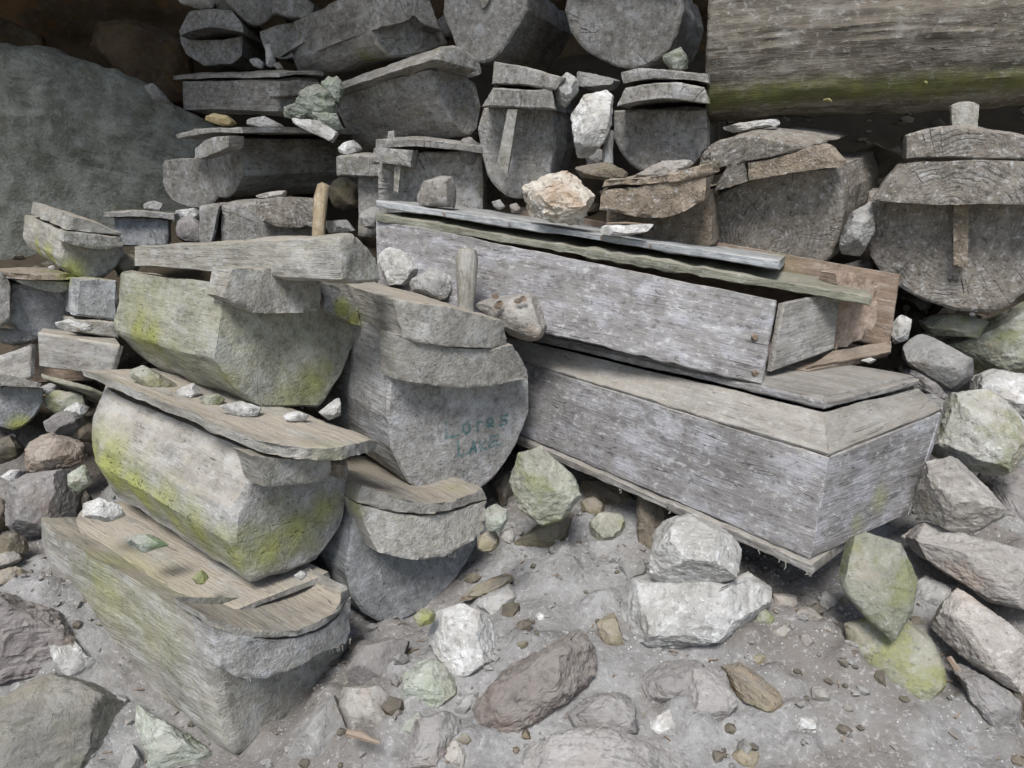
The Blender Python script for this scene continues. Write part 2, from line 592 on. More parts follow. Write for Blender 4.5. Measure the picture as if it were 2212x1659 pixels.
def wood(name, base=(.30, .285, .255), alt=(.19, .18, .165), pale=(.42, .425, .45), lich=.5, dust=.5, dustc=(.37, .33, .265),
         mossc=(.32, .335, .09), auto_moss=0.0, rings=0.0, streak=.6, specks=.6, pits=0.0, strength=0.6, lmap=(.6, 1, 1), lsc=11.0, crk=.6, split=0.0, mott=.7):
    t = NT(name)
    v = t.coords()
    gv = t.map(v, (1.0, 9.0, 9.0))
    grain = t.noise(gv, 2.4, 4, .62, .6)
    fine = t.noise(t.map(v, (1.0, 12.0, 12.0)), 9.0, 3, .65)
    blot = t.noise(v, 4.5, 3, .62)
    blot2 = t.noise(t.map(v, lmap, (3, 7, 1)), lsc, 4, .68)
    sp = t.noise(t.map(v, (.7, 1, 1), (9, 2, 5)), 48.0, 4, .72)
    col = t.mix(t.math('MULTIPLY', t.ramp(grain, .38, .66), streak), base, alt)
    col = t.mix(t.ramp(fine, .5, .75, 0, .55 * streak), col, tuple(c * .62 for c in alt))
    col = t.mix(t.math('MULTIPLY', t.ramp(blot2, .46, .66), lich), col, pale)
    col = t.mix(t.ramp(blot, .50, .72, 0, .55), col, tuple(c * .62 for c in base))
    col = t.mix(t.ramp(blot, .46, .30, 0, .35), col, tuple(min(1, c * 1.3) for c in base))
    b3 = t.noise(t.map(v, (.28, 1, 1), (5, 5, 8)), 24.0, 5, .72)
    col = t.mix(t.ramp(b3, .50, .36, 0, mott * .75), col, tuple(c * .42 for c in base))
    col = t.mix(t.ramp(b3, .54, .68, 0, mott * .55), col, tuple(min(1, c * 1.15 + .02) for c in pale))
    col = t.mix(t.ramp(sp, .55, .66, 0, specks * .5), col, (.52, .52, .51))
    col = t.mix(t.ramp(sp, .44, .34, 0, specks * .6), col, (.055, .05, .045))
    nz = t.normal_z()
    dn = t.noise(t.map(v, (.5, 2.5, 2.5), (1, 8, 3)), 6.0, 3, .6)
    df = t.math('MULTIPLY', t.ramp(nz, .25, .85), t.ramp(dn, .30, .58, .25, 1.0))
    df = t.math('MULTIPLY', df, dust)
    col = t.mix(df, col, dustc)
    crack = t.noise(t.map(v, (.7, 16.0, 16.0), (4, 4, 9)), 2.2, 2, .5, 1.2)
    ck = t.math('MULTIPLY', t.ramp(t.math('ABSOLUTE', t.math('SUBTRACT', crack, .5)), .0, .010, 1, 0), t.ramp(blot, .48, .58))
    col = t.mix(t.math('MULTIPLY', ck, crk), col, (.05, .045, .04))
    h = t.math('ADD', t.math('MULTIPLY', fine, .6), t.math('MULTIPLY', sp, .5))
    h = t.math('ADD', h, t.math('MULTIPLY', b3, .8))
    h = t.math('SUBTRACT', h, t.math('MULTIPLY', ck, 1.2))
    if rings or split:
        g = t.n('ShaderNodeNewGeometry')
        vt = t.n('ShaderNodeVectorTransform', vector_type='NORMAL', convert_from='WORLD', convert_to='OBJECT')
        t.l(g.outputs['True Normal'], vt.inputs[0])
        s = t.n('ShaderNodeSeparateXYZ'); t.l(vt.outputs[0], s.inputs[0])
        em = t.ramp(t.math('ABSOLUTE', s.outputs[0]), .6, .85)
        s2 = t.n('ShaderNodeSeparateXYZ'); t.l(t.raw, s2.inputs[0])
        zz = t.math('ADD', s2.outputs[2], .06)
        an = t.math('ARCTAN2', s2.outputs[1], zz)
        cv = t.n('ShaderNodeCombineXYZ'); t.l(an, cv.inputs[0]); t.l(t.math('MULTIPLY', t.rand, 50.0), cv.inputs[1]); t.l(t.math('MULTIPLY', blot, .5), cv.inputs[2])
        sn = t.noise(cv.outputs[0], 2.3, 2, .5)
        sl = t.math('MULTIPLY', t.math('MULTIPLY', t.ramp(t.math('ABSOLUTE', t.math('SUBTRACT', sn, .5)), .0, .008, 1, 0), em), t.ramp(blot2, .42, .55))
        col = t.mix(t.math('MULTIPLY', sl, split), col, (.03, .026, .022))
        h = t.math('SUBTRACT', h, t.math('MULTIPLY', sl, 1.5))
        if rings:
            rr = t.math('SQRT', t.math('ADD', t.math('POWER', s2.outputs[1], 2.0), t.math('POWER', zz, 2.0)))
            rr = t.math('ADD', rr, t.math('MULTIPLY', blot, .11))
            wv = t.math('SINE', t.math('MULTIPLY', rr, 360.0))
            rw = t.math('MULTIPLY', t.math('MULTIPLY', t.ramp(wv, -.2, .9), em), t.ramp(blot2, .42, .66, .0, 1.0))
            col = t.mix(t.math('MULTIPLY', rw, rings), col, (.10, .09, .072))
            h = t.math('SUBTRACT', h, t.math('MULTIPLY', rw, rings))
    mo = t.attr('moss')
    mn = t.noise(t.map(v, (1, 1, 1), (2, 5, 5)), 7.0, 4, .65)
    mf = t.ramp(t.math('ADD', mo, t.math('MULTIPLY', t.math('SUBTRACT', mn, .5), .55)), .08, .95)
    mf = t.math('MULTIPLY', mf, t.ramp(mo, .02, .2))
    if auto_moss:
        mf = t.math('MAXIMUM', mf, t.math('MULTIPLY', t.ramp(mn, .55, .75), auto_moss))
    mcol = t.mix(t.ramp(blot2, .35, .65), mossc, tuple(c * .62 for c in mossc))
    col = t.mix(t.math('MULTIPLY', mf, .85), col, mcol)
    if pits:
        pn = t.noise(t.map(v, (14.0, 6.0, 22.0), (2, 2, 2)), 5.0, 3, .55)
        pf = t.math('MULTIPLY', t.ramp(pn, .60, .66), t.ramp(mo, .35, .7))
        col = t.mix(t.math('MULTIPLY', pf, pits), col, (.02, .018, .015))
        h = t.math('SUBTRACT', h, t.math('MULTIPLY', pf, 1.2))
    pa = t.attr('paint')
    pf = t.math('MULTIPLY', pa, t.ramp(b3, .36, .58, .95, .45))
    col = t.mix(pf, col, (.05, .14, .145))
    rv = t.math('ADD', .86, t.math('MULTIPLY', t.rand, .26))
    hs = t.n('ShaderNodeHueSaturation'); t.l(rv, hs.inputs['Value']); t.l(col, hs.inputs['Color'])
    return t.out(hs.outputs[0], .92, h, .012, strength)

def stone(name, base=(.36, .34, .31), alt=(.24, .22, .20), spot=(.55, .54, .52), spots=.4, stain=(.33, .24, .15), stains=.3,
          mossc=(.25, .27, .07), moss=0.0, dust=.3, dustc=(.40, .38, .35), scale=1.0, strength=.8, band=0.0, dark=(.09, .082, .078), darks=.6):
    t = NT(name)
    v = t.coords()
    a = t.noise(v, 5.0 * scale, 3, .6)
    b = t.noise(t.map(v, (1, 1, 1), (5, 1, 7)), 13.0 * scale, 5, .68, .4)
    c = t.noise(t.map(v, (1, 1, 1), (2, 9, 4)), 48.0 * scale, 5, .72)
    col = t.mix(t.ramp(a, .36, .64), base, alt)
    col = t.mix(t.math('MULTIPLY', t.ramp(b, .52, .66), spots), col, spot)
    col = t.mix(t.math('MULTIPLY', t.ramp(c, .56, .67), spots), col, tuple(min(1, x * 1.12) for x in spot))
    col = t.mix(t.math('MULTIPLY', t.ramp(c, .46, .35), darks), col, dark)
    st = t.noise(t.map(v, (1, 1, 1), (8, 8, 2)), 6.0 * scale, 3, .6)
    col = t.mix(t.math('MULTIPLY', t.ramp(st, .54, .70), stains), col, stain)
    h = t.math('ADD', t.math('MULTIPLY', b, .8), t.math('MULTIPLY', c, .45))
    cn = t.noise(t.map(v, (1.6, .8, 1.2), (6, 3, 3)), 7.0 * scale, 3, .55, 1.0)
    fr = t.math('MULTIPLY', t.ramp(t.math('ABSOLUTE', t.math('SUBTRACT', cn, .5)), .0, .008, 1, 0), t.ramp(a, .48, .60))
    col = t.mix(t.math('MULTIPLY', fr, .12), col, dark)
    h = t.math('SUBTRACT', h, t.math('MULTIPLY', fr, .08))
    if band:
        bv = t.noise(t.map(v, (2.0, 14.0, 2.0), (3, 3, 3)), 3.0, 4, .6, .8)
        col = t.mix(t.math('MULTIPLY', t.ramp(bv, .48, .62), band), col, tuple(x * .6 for x in alt))
        h = t.math('ADD', h, t.math('MULTIPLY', bv, band))
    nz = t.normal_z()
    df = t.math('MULTIPLY', t.math('MULTIPLY', t.ramp(nz, .2, .85), t.ramp(a, .32, .55)), dust)
    col = t.mix(df, col, dustc)
    mo = t.attr('moss')
    mn = t.noise(t.map(v, (1, 1, 1), (2, 5, 5)), 9.0, 4, .65)
    mf = t.ramp(t.math('ADD', mo, t.math('MULTIPLY', t.math('SUBTRACT', mn, .5), 1.2)), .35, .8)
    mf = t.math('MULTIPLY', mf, t.ramp(mo, .02, .2))
    if moss:
        mf = t.math('MAXIMUM', mf, t.math('MULTIPLY', t.ramp(mn, .46, .62), moss))
    col = t.mix(t.math('MULTIPLY', mf, .85), col, t.mix(t.ramp(c, .35, .65), mossc, tuple(x * .55 for x in mossc)))
    rv = t.math('ADD', .84, t.math('MULTIPLY', t.rand, .32))
    hs = t.n('ShaderNodeHueSaturation'); t.l(rv, hs.inputs['Value']); t.l(col, hs.inputs['Color'])
    return t.out(hs.outputs[0], .95, h, .02, strength)

WOOD = wood('weathered_log_wood', base=(.335, .32, .275), alt=(.225, .21, .18), pale=(.45, .45, .445), dust=.7, streak=.7)
WOODF = wood('rough_end_wood', base=(.315, .305, .285), alt=(.21, .20, .185), pale=(.43, .43, .445), lich=.6, dust=.55, streak=.6, specks=.8, pits=.6)
WOODG = wood('pale_olive_wood', base=(.36, .355, .275), alt=(.27, .265, .20), pale=(.45, .455, .43), lich=.55, dust=.6, streak=.6, specks=.7, pits=.6)
WOODD = wood('dusty_log_wood', base=(.315, .30, .265), alt=(.21, .195, .165), pale=(.44, .435, .42), dust=.9, dustc=(.38, .335, .27), lich=.6, streak=.35, crk=.5)
WOODB = wood('cool_grey_wood', base=(.27, .275, .27), alt=(.17, .175, .175), lich=.45, dust=.35)
WOODFAR = wood('cave_log_wood', base=(.29, .275, .25), alt=(.175, .16, .14), pale=(.42, .42, .43), lich=.6, dust=.25, auto_moss=.12, split=.4, specks=1.0)
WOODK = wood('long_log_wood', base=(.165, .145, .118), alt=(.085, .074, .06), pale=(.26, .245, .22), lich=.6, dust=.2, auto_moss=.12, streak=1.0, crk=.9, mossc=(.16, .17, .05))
WOODRING = wood('ringed_end_wood', base=(.25, .225, .19), alt=(.16, .14, .12), pale=(.34, .33, .33), lich=.3, dust=.2, rings=.4, split=.5, specks=1.2)
WOODROT = wood('rotten_brown_wood', base=(.27, .22, .165), alt=(.15, .12, .09), pale=(.33, .29, .24), lich=.3, dust=.5, specks=.9, strength=1.0)
PLANK = wood('plank_grey_wood', base=(.215, .205, .20), alt=(.13, .122, .118), pale=(.35, .35, .375), lich=.7, dust=.35, specks=.9, streak=.15, lmap=(1.0, 1.7, 1.7), lsc=7.0, mott=.6)
PLANKT = wood('plank_tan_wood', base=(.28, .265, .24), alt=(.185, .17, .15), pale=(.39, .385, .38), lich=.6, dust=.45, dustc=(.36, .33, .28), specks=.7)
PLANKB = wood('plank_blue_grey_edge', base=(.28, .29, .295), alt=(.18, .185, .19), pale=(.42, .435, .44), lich=.6, dust=.2)
PLANKG = wood('plank_green_edge', base=(.25, .245, .19), alt=(.16, .155, .12), pale=(.33, .335, .27), lich=.5, dust=.3, auto_moss=.45, mossc=(.25, .28, .13))
PLANKO = wood('plank_orange_wood', base=(.215, .16, .12), alt=(.13, .095, .07), pale=(.29, .25, .21), lich=.45, dust=.25, specks=.3)
PLANKP = wood('raw_pink_wood', base=(.40, .305, .24), alt=(.20, .13, .095), pale=(.47, .40, .34), lich=.5, dust=.1, specks=.2)
STICK = wood('straw_brown_stick', base=(.33, .265, .175), alt=(.22, .17, .11), pale=(.42, .34, .22), lich=.3, dust=.2)

S_WHITE = stone('white_limestone', base=(.53, .52, .50), alt=(.35, .34, .315), spot=(.74, .74, .73), spots=.7, stains=.35, stain=(.33, .285, .22), darks=.5, dustc=(.45, .43, .40))
S_TAN = stone('tan_limestone', base=(.36, .335, .30), alt=(.24, .22, .195), spot=(.52, .50, .47), spots=.5, stains=.45, stain=(.28, .20, .13))
S_GREY = stone('grey_limestone', base=(.31, .305, .29), alt=(.20, .195, .185), spot=(.46, .455, .445), spots=.5)
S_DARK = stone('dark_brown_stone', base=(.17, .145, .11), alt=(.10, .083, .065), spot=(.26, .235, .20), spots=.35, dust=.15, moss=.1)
S_GREEN = stone('mossy_limestone', base=(.33, .33, .27), alt=(.22, .225, .17), spot=(.48, .48, .43), spots=.5, moss=.6, mossc=(.27, .29, .10))
S_PALEG = stone('pale_green_stone', base=(.40, .42, .36), alt=(.26, .28, .235), spot=(.56, .58, .53), spots=.5, moss=.3, mossc=(.28, .37, .20), band=.4)
S_PURP = stone('purple_grey_stone', base=(.265, .25, .24), alt=(.165, .155, .148), spot=(.38, .36, .36), spots=.35, stains=.3, stain=(.24, .17, .13))
S_BROWN = stone('ochre_brown_stone', base=(.25, .215, .16), alt=(.16, .135, .10), spot=(.36, .32, .24), spots=.4, stains=.5, stain=(.27, .18, .08), moss=.2)
S_ORANGE = stone('orange_stained_limestone', base=(.55, .51, .44), alt=(.44, .37, .28), spot=(.68, .66, .61), spots=.5, stain=(.36, .22, .13), stains=.6)
S_BED = stone('dusty_bedrock', base=(.30, .285, .27), alt=(.20, .188, .178), spot=(.42, .405, .39), spots=.35, stain=(.20, .145, .115), stains=.5, dust=.45, dustc=(.40, .38, .36), band=.25)
S_FACE = stone('smooth_cave_rock', base=(.27, .275, .24), alt=(.145, .15, .125), spot=(.33, .345, .32), spots=.5, stain=(.14, .14, .085), stains=.5, dust=.1, scale=1.5, strength=1.0, darks=.6)
S_WALL = stone('brown_cave_wall', base=(.12, .08, .05), alt=(.065, .043, .028), spot=(.17, .125, .09), spots=.3, stain=(.17, .085, .035), stains=.6, moss=.25, mossc=(.10, .10, .03), dust=.1, scale=.5, strength=1.0)

# ------------------------------------------------------------------ the setting: ground, cave wall and overhang
GC = [(1100, 1650, 1.80), (1600, 1650, 1.80), (2200, 1650, 1.80), (0, 1655, 1.92), (300, 1640, 2.0), (500, 1659, 1.98), (300, 1500, 2.15), (700, 1600, 1.90), (800, 1500, 2.06), (850, 1375, 2.36),
      (1250, 1250, 2.42), (1000, 1400, 2.12), (1300, 1450, 2.04), (1700, 1400, 2.06), (1300, 1080, 2.75), (1600, 1150, 2.55), (1900, 1400, 2.02),
      (2150, 1250, 2.30), (2100, 1450, 2.02), (2150, 1050, 2.62), (2000, 1000, 2.95), (2150, 800, 3.2), (2000, 700, 3.4),
      (20, 1300, 2.2), (40, 1100, 2.75), (100, 900, 3.2), (200, 780, 3.6), (100, 650, 3.9), (250, 560, 4.4), (500, 520, 4.5),
      (600, 1200, 2.7), (900, 1000, 3.2), (800, 600, 4.0), (1300, 700, 3.9), (1700, 600, 4.0), (1000, 430, 4.6), (1500, 350, 4.8),
      (2000, 350, 4.8), (500, 300, 5.4), (900, 150, 5.8), (1400, 100, 5.8), (2000, 100, 5.8)]
cp = np.array([P(*g) for g in GC] + [[-4, 1, .1], [4, 1, .1], [-4, 3, .6], [4, 3, .7], [-5, 5, 1.6], [5, 5, 1.6], [0, 0, -.15], [-3, 0, -.1], [3, 0, -.1],
                                      [0, -3, -.6], [-6, -3, -.6], [6, -3, -.6], [0, 7.5, 2.4], [-5, 7.5, 2.2], [5, 7.5, 2.2]])
kx = np.linalg.norm(cp[:, None, :2] - cp[None, :, :2], axis=2)
Amat = np.zeros((len(cp) + 3, len(cp) + 3))
Amat[:len(cp), :len(cp)] = kx - 0.02 * np.eye(len(cp))
Amat[:len(cp), len(cp)] = 1; Amat[:len(cp), len(cp) + 1:] = cp[:, :2]
Amat[len(cp), :len(cp)] = 1; Amat[len(cp) + 1:, :len(cp)] = cp[:, :2].T
RBF = np.linalg.solve(Amat, np.concatenate([cp[:, 2], np.zeros(3)]))

def ground_base(x, y):
    xy = np.stack([np.clip(x, -6, 6), np.clip(y, -4, 7.5)], axis=1)
    d = np.linalg.norm(xy[:, None, :] - cp[None, :, :2], axis=2)
    z = d @ RBF[:len(cp)] + RBF[len(cp)] + xy @ RBF[len(cp) + 1:]
    far = np.clip(-(y + 3.0), 0, None)
    return z - 0.12 * far

_rg = np.random.default_rng(77)
_dn = 900
DOME = np.stack([_rg.uniform(-2.6, 2.4, _dn), _rg.uniform(1.2, 3.6, _dn), .02 + .075 * _rg.random(_dn) ** 2.2], axis=1)
def domes(x, y):
    out = np.zeros_like(x)
    for cx, cy, r in DOME:
        m = (np.abs(x - cx) < r) & (np.abs(y - cy) < r)
        if m.any():
            dx, dy = x[m] - cx, y[m] - cy
            an = np.arctan2(dy, dx)
            rr = np.sqrt(dx * dx + dy * dy) / (r * (.78 + .12 * np.sin(an * 3 + cx * 40) + .08 * np.sin(an * 5 + cy * 60)))
            out[m] = np.maximum(out[m], r * .42 * np.clip(1 - rr ** 2.6, 0, 1) ** .6 * (1 + .25 * np.sin(an + cx * 90)))
    return out

def ground_z(x, y):
    x, y = np.atleast_1d(np.asarray(x, float)), np.atleast_1d(np.asarray(y, float))
    p = np.stack([x, y, np.zeros_like(x)], axis=1)
    near = np.clip((y - 0.5) / 1.0, 0, 1)
    lumps = 0.035 * fbm(p * 2.6, 4, 3) + 0.05 * np.clip(vnoise(p * 4.0 + 9, 21), 0, 1) ** 1.3 + 0.012 * fbm(p * 14, 3, 5) + 0.006 * fbm(p * 45, 2, 8)
    return ground_base(x, y) + lumps + domes(x, y)

gx = np.concatenate([-np.geomspace(60, 3.2, 22)[:-1], np.arange(-3.2, 3.2001, 0.018), np.geomspace(3.2, 60, 22)[1:]])
gy = np.concatenate([-np.geomspace(60, 0.6, 22), np.arange(-0.4, 1.2, 0.1), np.arange(1.2, 4.2, 0.018), np.arange(4.2, 8.6, 0.1)])
GX, GY = np.meshgrid(gx, gy, indexing='ij')
gz = ground_z(GX.ravel(), GY.ravel())
gv = np.stack([GX.ravel(), GY.ravel(), gz], axis=1)
ny_ = len(gy)
gi = np.arange(len(gx) * ny_).reshape(len(gx), ny_)
gf = np.stack([gi[:-1, :-1], gi[1:, :-1], gi[1:, 1:], gi[:-1, 1:]], axis=-1).reshape(-1, 4).tolist()

def ground_mat():
    t = NT('dusty_gravel_ground')
    tc = t.n('ShaderNodeTexCoord'); v = tc.outputs['Object']
    a = t.noise(v, 1.7, 4, .6, .5)
    b = t.noise(v, 7.0, 4, .65)
    g = t.noise(v, 60.0, 3, .7)
    sx = t.n('ShaderNodeSeparateXYZ'); t.l(v, sx.inputs[0])
    deep = t.ramp(t.math('ADD', sx.outputs[1], t.math('MULTIPLY', a, .8)), 2.7, 3.6)  # mask for painted-in shade: ground colour darkened towards the back of the cave
    vo = t.n('ShaderNodeTexVoronoi'); t.l(v, vo.inputs['Vector']); vo.inputs['Scale'].default_value = 130.0
    col = t.mix(t.ramp(b, .35, .65), (.30, .296, .288), (.212, .206, .198))
    col = t.mix(t.ramp(a, .48, .62, 0, .75), col, (.16, .142, .125))
    col = t.mix(t.ramp(a, .42, .34, 0, .6), col, (.31, .305, .30))
    col = t.mix(t.ramp(g, .52, .70, 0, .5), col, (.15, .135, .12))
    col = t.mix(t.ramp(g, .45, .33, 0, .45), col, (.46, .45, .44))
    cells = t.n('ShaderNodeSeparateColor'); t.l(vo.outputs['Color'], cells.inputs[0])
    wh = t.math('MULTIPLY', t.ramp(cells.outputs[0], .94, .96), t.ramp(vo.outputs['Distance'], .45, .25))
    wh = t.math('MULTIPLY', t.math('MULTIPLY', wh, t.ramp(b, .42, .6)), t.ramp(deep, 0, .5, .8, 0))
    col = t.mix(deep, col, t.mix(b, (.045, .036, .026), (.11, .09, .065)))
    col = t.mix(wh, col, (.68, .68, .67))
    h = t.math('MULTIPLY', g, .9)
    h = t.math('ADD', h, t.math('MULTIPLY', wh, .4))
    return t.out(col, .95, h, .010, .8)

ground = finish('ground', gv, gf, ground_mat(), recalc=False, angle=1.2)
tag(ground, None, None, kind='structure')

# cave wall and overhanging roof: one rock shell, open towards us
prof = [(7.2, -0.4), (6.9, 1.2), (6.5, 2.2), (6.2, 2.75), (5.6, 3.1), (4.8, 3.4), (3.9, 3.75), (3.0, 4.15), (2.4, 4.6), (2.1, 5.2), (2.0, 6.0), (2.0, 9.0)]
def shell(name, chain, n, xs):
    ch = resample(chain, n)
    XX, KK = np.meshgrid(xs, np.arange(n), indexing='ij')
    yy = ch[KK.ravel().astype(int), 0] - 0.05 * np.clip(np.abs(XX.ravel()) - 2.5, 0, None) ** 2
    zz = ch[KK.ravel().astype(int), 1]
    v = np.stack([XX.ravel(), yy, zz], axis=1)
    d = 0.16 * fbm(v * np.array([.9, .9, 2.0]), 5, 31) + 0.10 * np.abs(fbm(v * np.array([1.3, 2, 4.5]), 4, 77))
    v[:, 1] -= d; v[:, 2] -= 0.5 * d
    i = np.arange(len(xs) * n).reshape(len(xs), n)
    f = np.stack([i[:-1, :-1], i[:-1, 1:], i[1:, 1:], i[1:, :-1]], axis=-1).reshape(-1, 4).tolist()
    return finish(name, v, f, S_WALL, recalc=False, angle=1.0)
xs = np.linspace(-9, 9, 190)
tag(shell('cave_wall', prof[:5], 60, xs), None, None, kind='structure')
tag(shell('cave_roof', prof[4:], 90, xs), None, None, kind='structure')

def ground_hit(u, v):
    r = ray(u, v)
    t = np.linspace(1.2, 5.0, 400)
    p = CAM[None, :] + t[:, None] * r[None, :]
    below = p[:, 2] < ground_z(p[:, 0], p[:, 1])
    return float(t[np.argmax(below)]) if below.any() else None

# ------------------------------------------------------------------ coffins
GRP = 'hewn log coffins stacked in the cave'
def coffin(label, F, B, **kw):
    return Frame('log_coffin', label, 'coffin', F, B, group=GRP, **kw)

class Sub(Frame):
    """another axis for a piece of the same coffin"""
    def __init__(self, C, F, B, roll=0.0):
        f, b = P(*F), P(*B)
        x = (f - b); self.L = np.linalg.norm(x); x /= self.L
        z = np.array([0, 0, 1.0]); z -= x * z.dot(x); z /= np.linalg.norm(z)
        y = np.cross(z, x)
        r = math.radians(roll)
        y, z = y * math.cos(r) + z * math.sin(r), z * math.cos(r) - y * math.sin(r)
        self.o, self.R, self.ky, self.kz = f, np.stack([x, y, z], axis=1), 0, 0
        m = Matrix.Identity(4)
        for i in range(3):
            for j in range(3):
                m[i][j] = self.R[i, j]
            m[i][3] = f[i]
        self.mw, self.e = m, C.e
        self.lo = self.R.T @ (CAM - f)

# growth patches (before the pieces that carry them)
for a in [(195, 985, 2.5, .15, .75), (235, 1015, 2.42, .15, .9), (280, 1060, 2.32, .15, .85), (340, 1115, 2.2, .15, .8), (405, 1165, 2.1, .14, .8), (470, 1215, 2.0, .12, .85),
          (560, 1240, 1.95, .07, .9),
          (280, 715, 2.55, .13, .85), (315, 735, 2.5, .11, .9), (270, 680, 2.6, .16, .5), (370, 770, 2.4, .08, .55), (300, 790, 2.5, .08, .7), (470, 830, 2.25, .07, .6), (520, 850, 2.2, .06, .7), (330, 640, 2.5, .13, .35),
          (350, 1370, 2.0, .16, .4), (230, 1270, 2.2, .22, .5), (300, 1330, 2.1, .18, .45), (330, 1530, 1.85, .06, .5), (420, 1590, 1.78, .05, .5), (580, 1560, 1.82, .10, .5), (640, 1500, 1.95, .08, .5), (710, 1460, 2.0, .08, .6), (140, 1370, 2.2, .05, .6),
          (115, 562, 3.1, .09, 1.0), (85, 540, 3.25, .08, .9), (155, 587, 3.0, .08, .8), (210, 597, 2.95, .07, .7), (45, 925, 2.7, .06, 1.0),
          (1700, 575, 2.72, .12, .5), (590, 975, 2.0, .06, .3), (700, 975, 2.0, .08, .4),
          (1960, 900, 2.3, .05, .2), (1900, 1080, 2.2, .06, .5), (1860, 1130, 2.15, .06, .4),
          (880, 1020, 2.4, .08, .4), (980, 1050, 2.45, .09, .35), (830, 1010, 2.4, .06, .5),
          (395, 320, 4.0, .06, 1.0), (470, 125, 4.55, .1, .4), (800, 130, 3.9, .12, .6), (850, 290, 3.6, .12, .6), (760, 60, 4.2, .1, .5)]:
    moss_at(*a)

def fringe(C, chain, x0, n, parent, seed, bow=0.0, ln=(.006, .02)):
    rg = random.Random(seed)
    pts = resample([C.px(u, v, x0 + bow * .6) for u, v in chain], 60)
    for i in range(n):
        p = pts[min(59, int(60 * rg.random() ** .8))]
        a = C.world(p) + np.array([0, 0, .003])
        l = rg.uniform(*ln)
        tube(parent, 'hanging_fibre', [a, a + [rg.uniform(-.003, .003), 0, -l * .6], a + [rg.uniform(-.005, .005), 0, -l]], [.0022, .0018, .0007], WOODD, 5, 0)

# --- front left stack
C = coffin('large dusty grey log coffin on the ground at the lower left, bottom of three', (455, 1350, 1.80), (30, 1085, 2.52))
prism(C, 'body', [(455, 1350), (600, 1350), (757, 1300)], [(460, 1430), (488, 1600), (520, 1647), (600, 1592), (690, 1500), (757, 1405)], 1.17, WOOD, x0=-.045, nx=76, nu=60, nv=26, amp=.010, lump=.014, bulge=.05, taper=(1.1, .95), backbow=.03, rb=.30, wob=.010, edge=.028)
lp = prism(C, 'lip', [(460, 1354), (520, 1376), (620, 1382), (700, 1362), (748, 1322), (757, 1292)], [(478, 1440), (520, 1468), (640, 1448), (690, 1414), (740, 1397), (757, 1382)], .10, WOODF, x0=.0, bow=.045, nx=10, nu=50, nv=16, amp=.010, ragged=.014, wob=0.007)
fringe(C, [(520, 1468), (640, 1448), (690, 1414), (740, 1397), (757, 1382)], .0, 22, lp, 1, .03)
A_lid = prism(C, 'lid', [(452, 1338), (520, 1360), (620, 1366), (700, 1340), (745, 1302), (750, 1265)], [(456, 1352), (520, 1374), (620, 1380), (700, 1358), (748, 1318), (757, 1282)], .17, WOODD, x0=.0, bow=.05, nx=36, nu=44, nv=4, amp=.006, ragged=.01, wob=0.009)
prism(C, 'lid', [(446, 1341), (600, 1278), (712, 1237)], [(448, 1356), (600, 1293), (716, 1250)], .98, WOODD, x0=-.12, nx=50, nu=30, nv=4, amp=.004, taper=(.9, 1), ragged=.004, rb=.3, wob=0.009)

C = coffin('mossy green-bellied log coffin, middle of the front left stack, thin curved lid', (560, 1000, 1.95), (190, 830, 2.6))
for q_ in [(550, 1200, .10, .9), (600, 1190, .11, .95), (660, 1160, .11, .95), (720, 1110, .09, .9), (690, 1190, .07, .8), (620, 1110, .08, .5)]:
    C.moss(*q_)
prism(C, 'body', [(566, 984), (660, 990), (757, 1000)], [(505, 1110), (496, 1172), (546, 1260), (620, 1243), (690, 1213), (742, 1140), (757, 1075)], 1.05, WOODF, x0=-.05, nx=70, nu=60, nv=30, amp=.009, lump=.012, bulge=.05, taper=(.95, .85), backbow=.06, ragged=.008, rb=.25, smooth=0, wob=.010, edge=.018)
prism(C, 'lip', [(545, 985), (640, 990), (714, 990)], [(572, 1052), (640, 1046), (690, 1040), (714, 1018)], .09, WOOD, x0=.05, nx=12, nu=36, nv=10, amp=.006, wob=0.007)
prism(C, 'broken_edge', [(716, 1003), (746, 1000)], [(718, 1028), (742, 1035)], .10, WOODROT, x0=.035, nx=10, nu=12, nv=8, amp=.01, ragged=.03, wob=0.012)
prism(C, 'lid', [(570, 955), (640, 968), (720, 968), (795, 950), (822, 955)], [(575, 982), (680, 998), (770, 992), (822, 968)], 1.12, WOODD, x0=.05, bow=.07, nx=70, nu=50, nv=6, amp=.008, taper=(1.0, .8), ragged=.016, wob=0.009)

C = coffin('pale green-grey log coffin on top of the front left stack under a thick slab lid', (480, 650, 2.15), (228, 608, 2.8))
for q_ in [(690, 835, .09, 1.0), (640, 860, .08, 1.0), (590, 865, .06, .8), (738, 668, .045, 1.0), (725, 800, .07, .9), (765, 690, .04, .9)]:
    C.moss(*q_)
prism(C, 'body', [(480, 615), (620, 640), (772, 690)], [(470, 700), (458, 775), (510, 845), (565, 882), (690, 880), (745, 812), (772, 740)], .98, WOODG, x0=-.05, nx=60, nu=60, nv=30, amp=.012, lump=.02, bulge=.04, taper=(.95, .9), backbow=.04, ragged=.01, rb=.22, smooth=0, wob=.010)
prism(C, 'lip', [(500, 580), (600, 578), (697, 606)], [(482, 642), (510, 655), (560, 676), (640, 676), (694, 672)], .12, WOOD, x0=.03, nx=14, nu=40, nv=14, amp=.010, ragged=.018, wob=0.007)
prism(C, 'broken_edge', [(698, 610), (760, 636), (778, 655)], [(699, 668), (740, 690), (778, 704)], .10, WOODF, x0=.0, nx=10, nu=20, nv=14, amp=.006, ragged=.02, wob=0.012)
S = Sub(C, (745, 555, 2.06), (265, 548, 2.62))
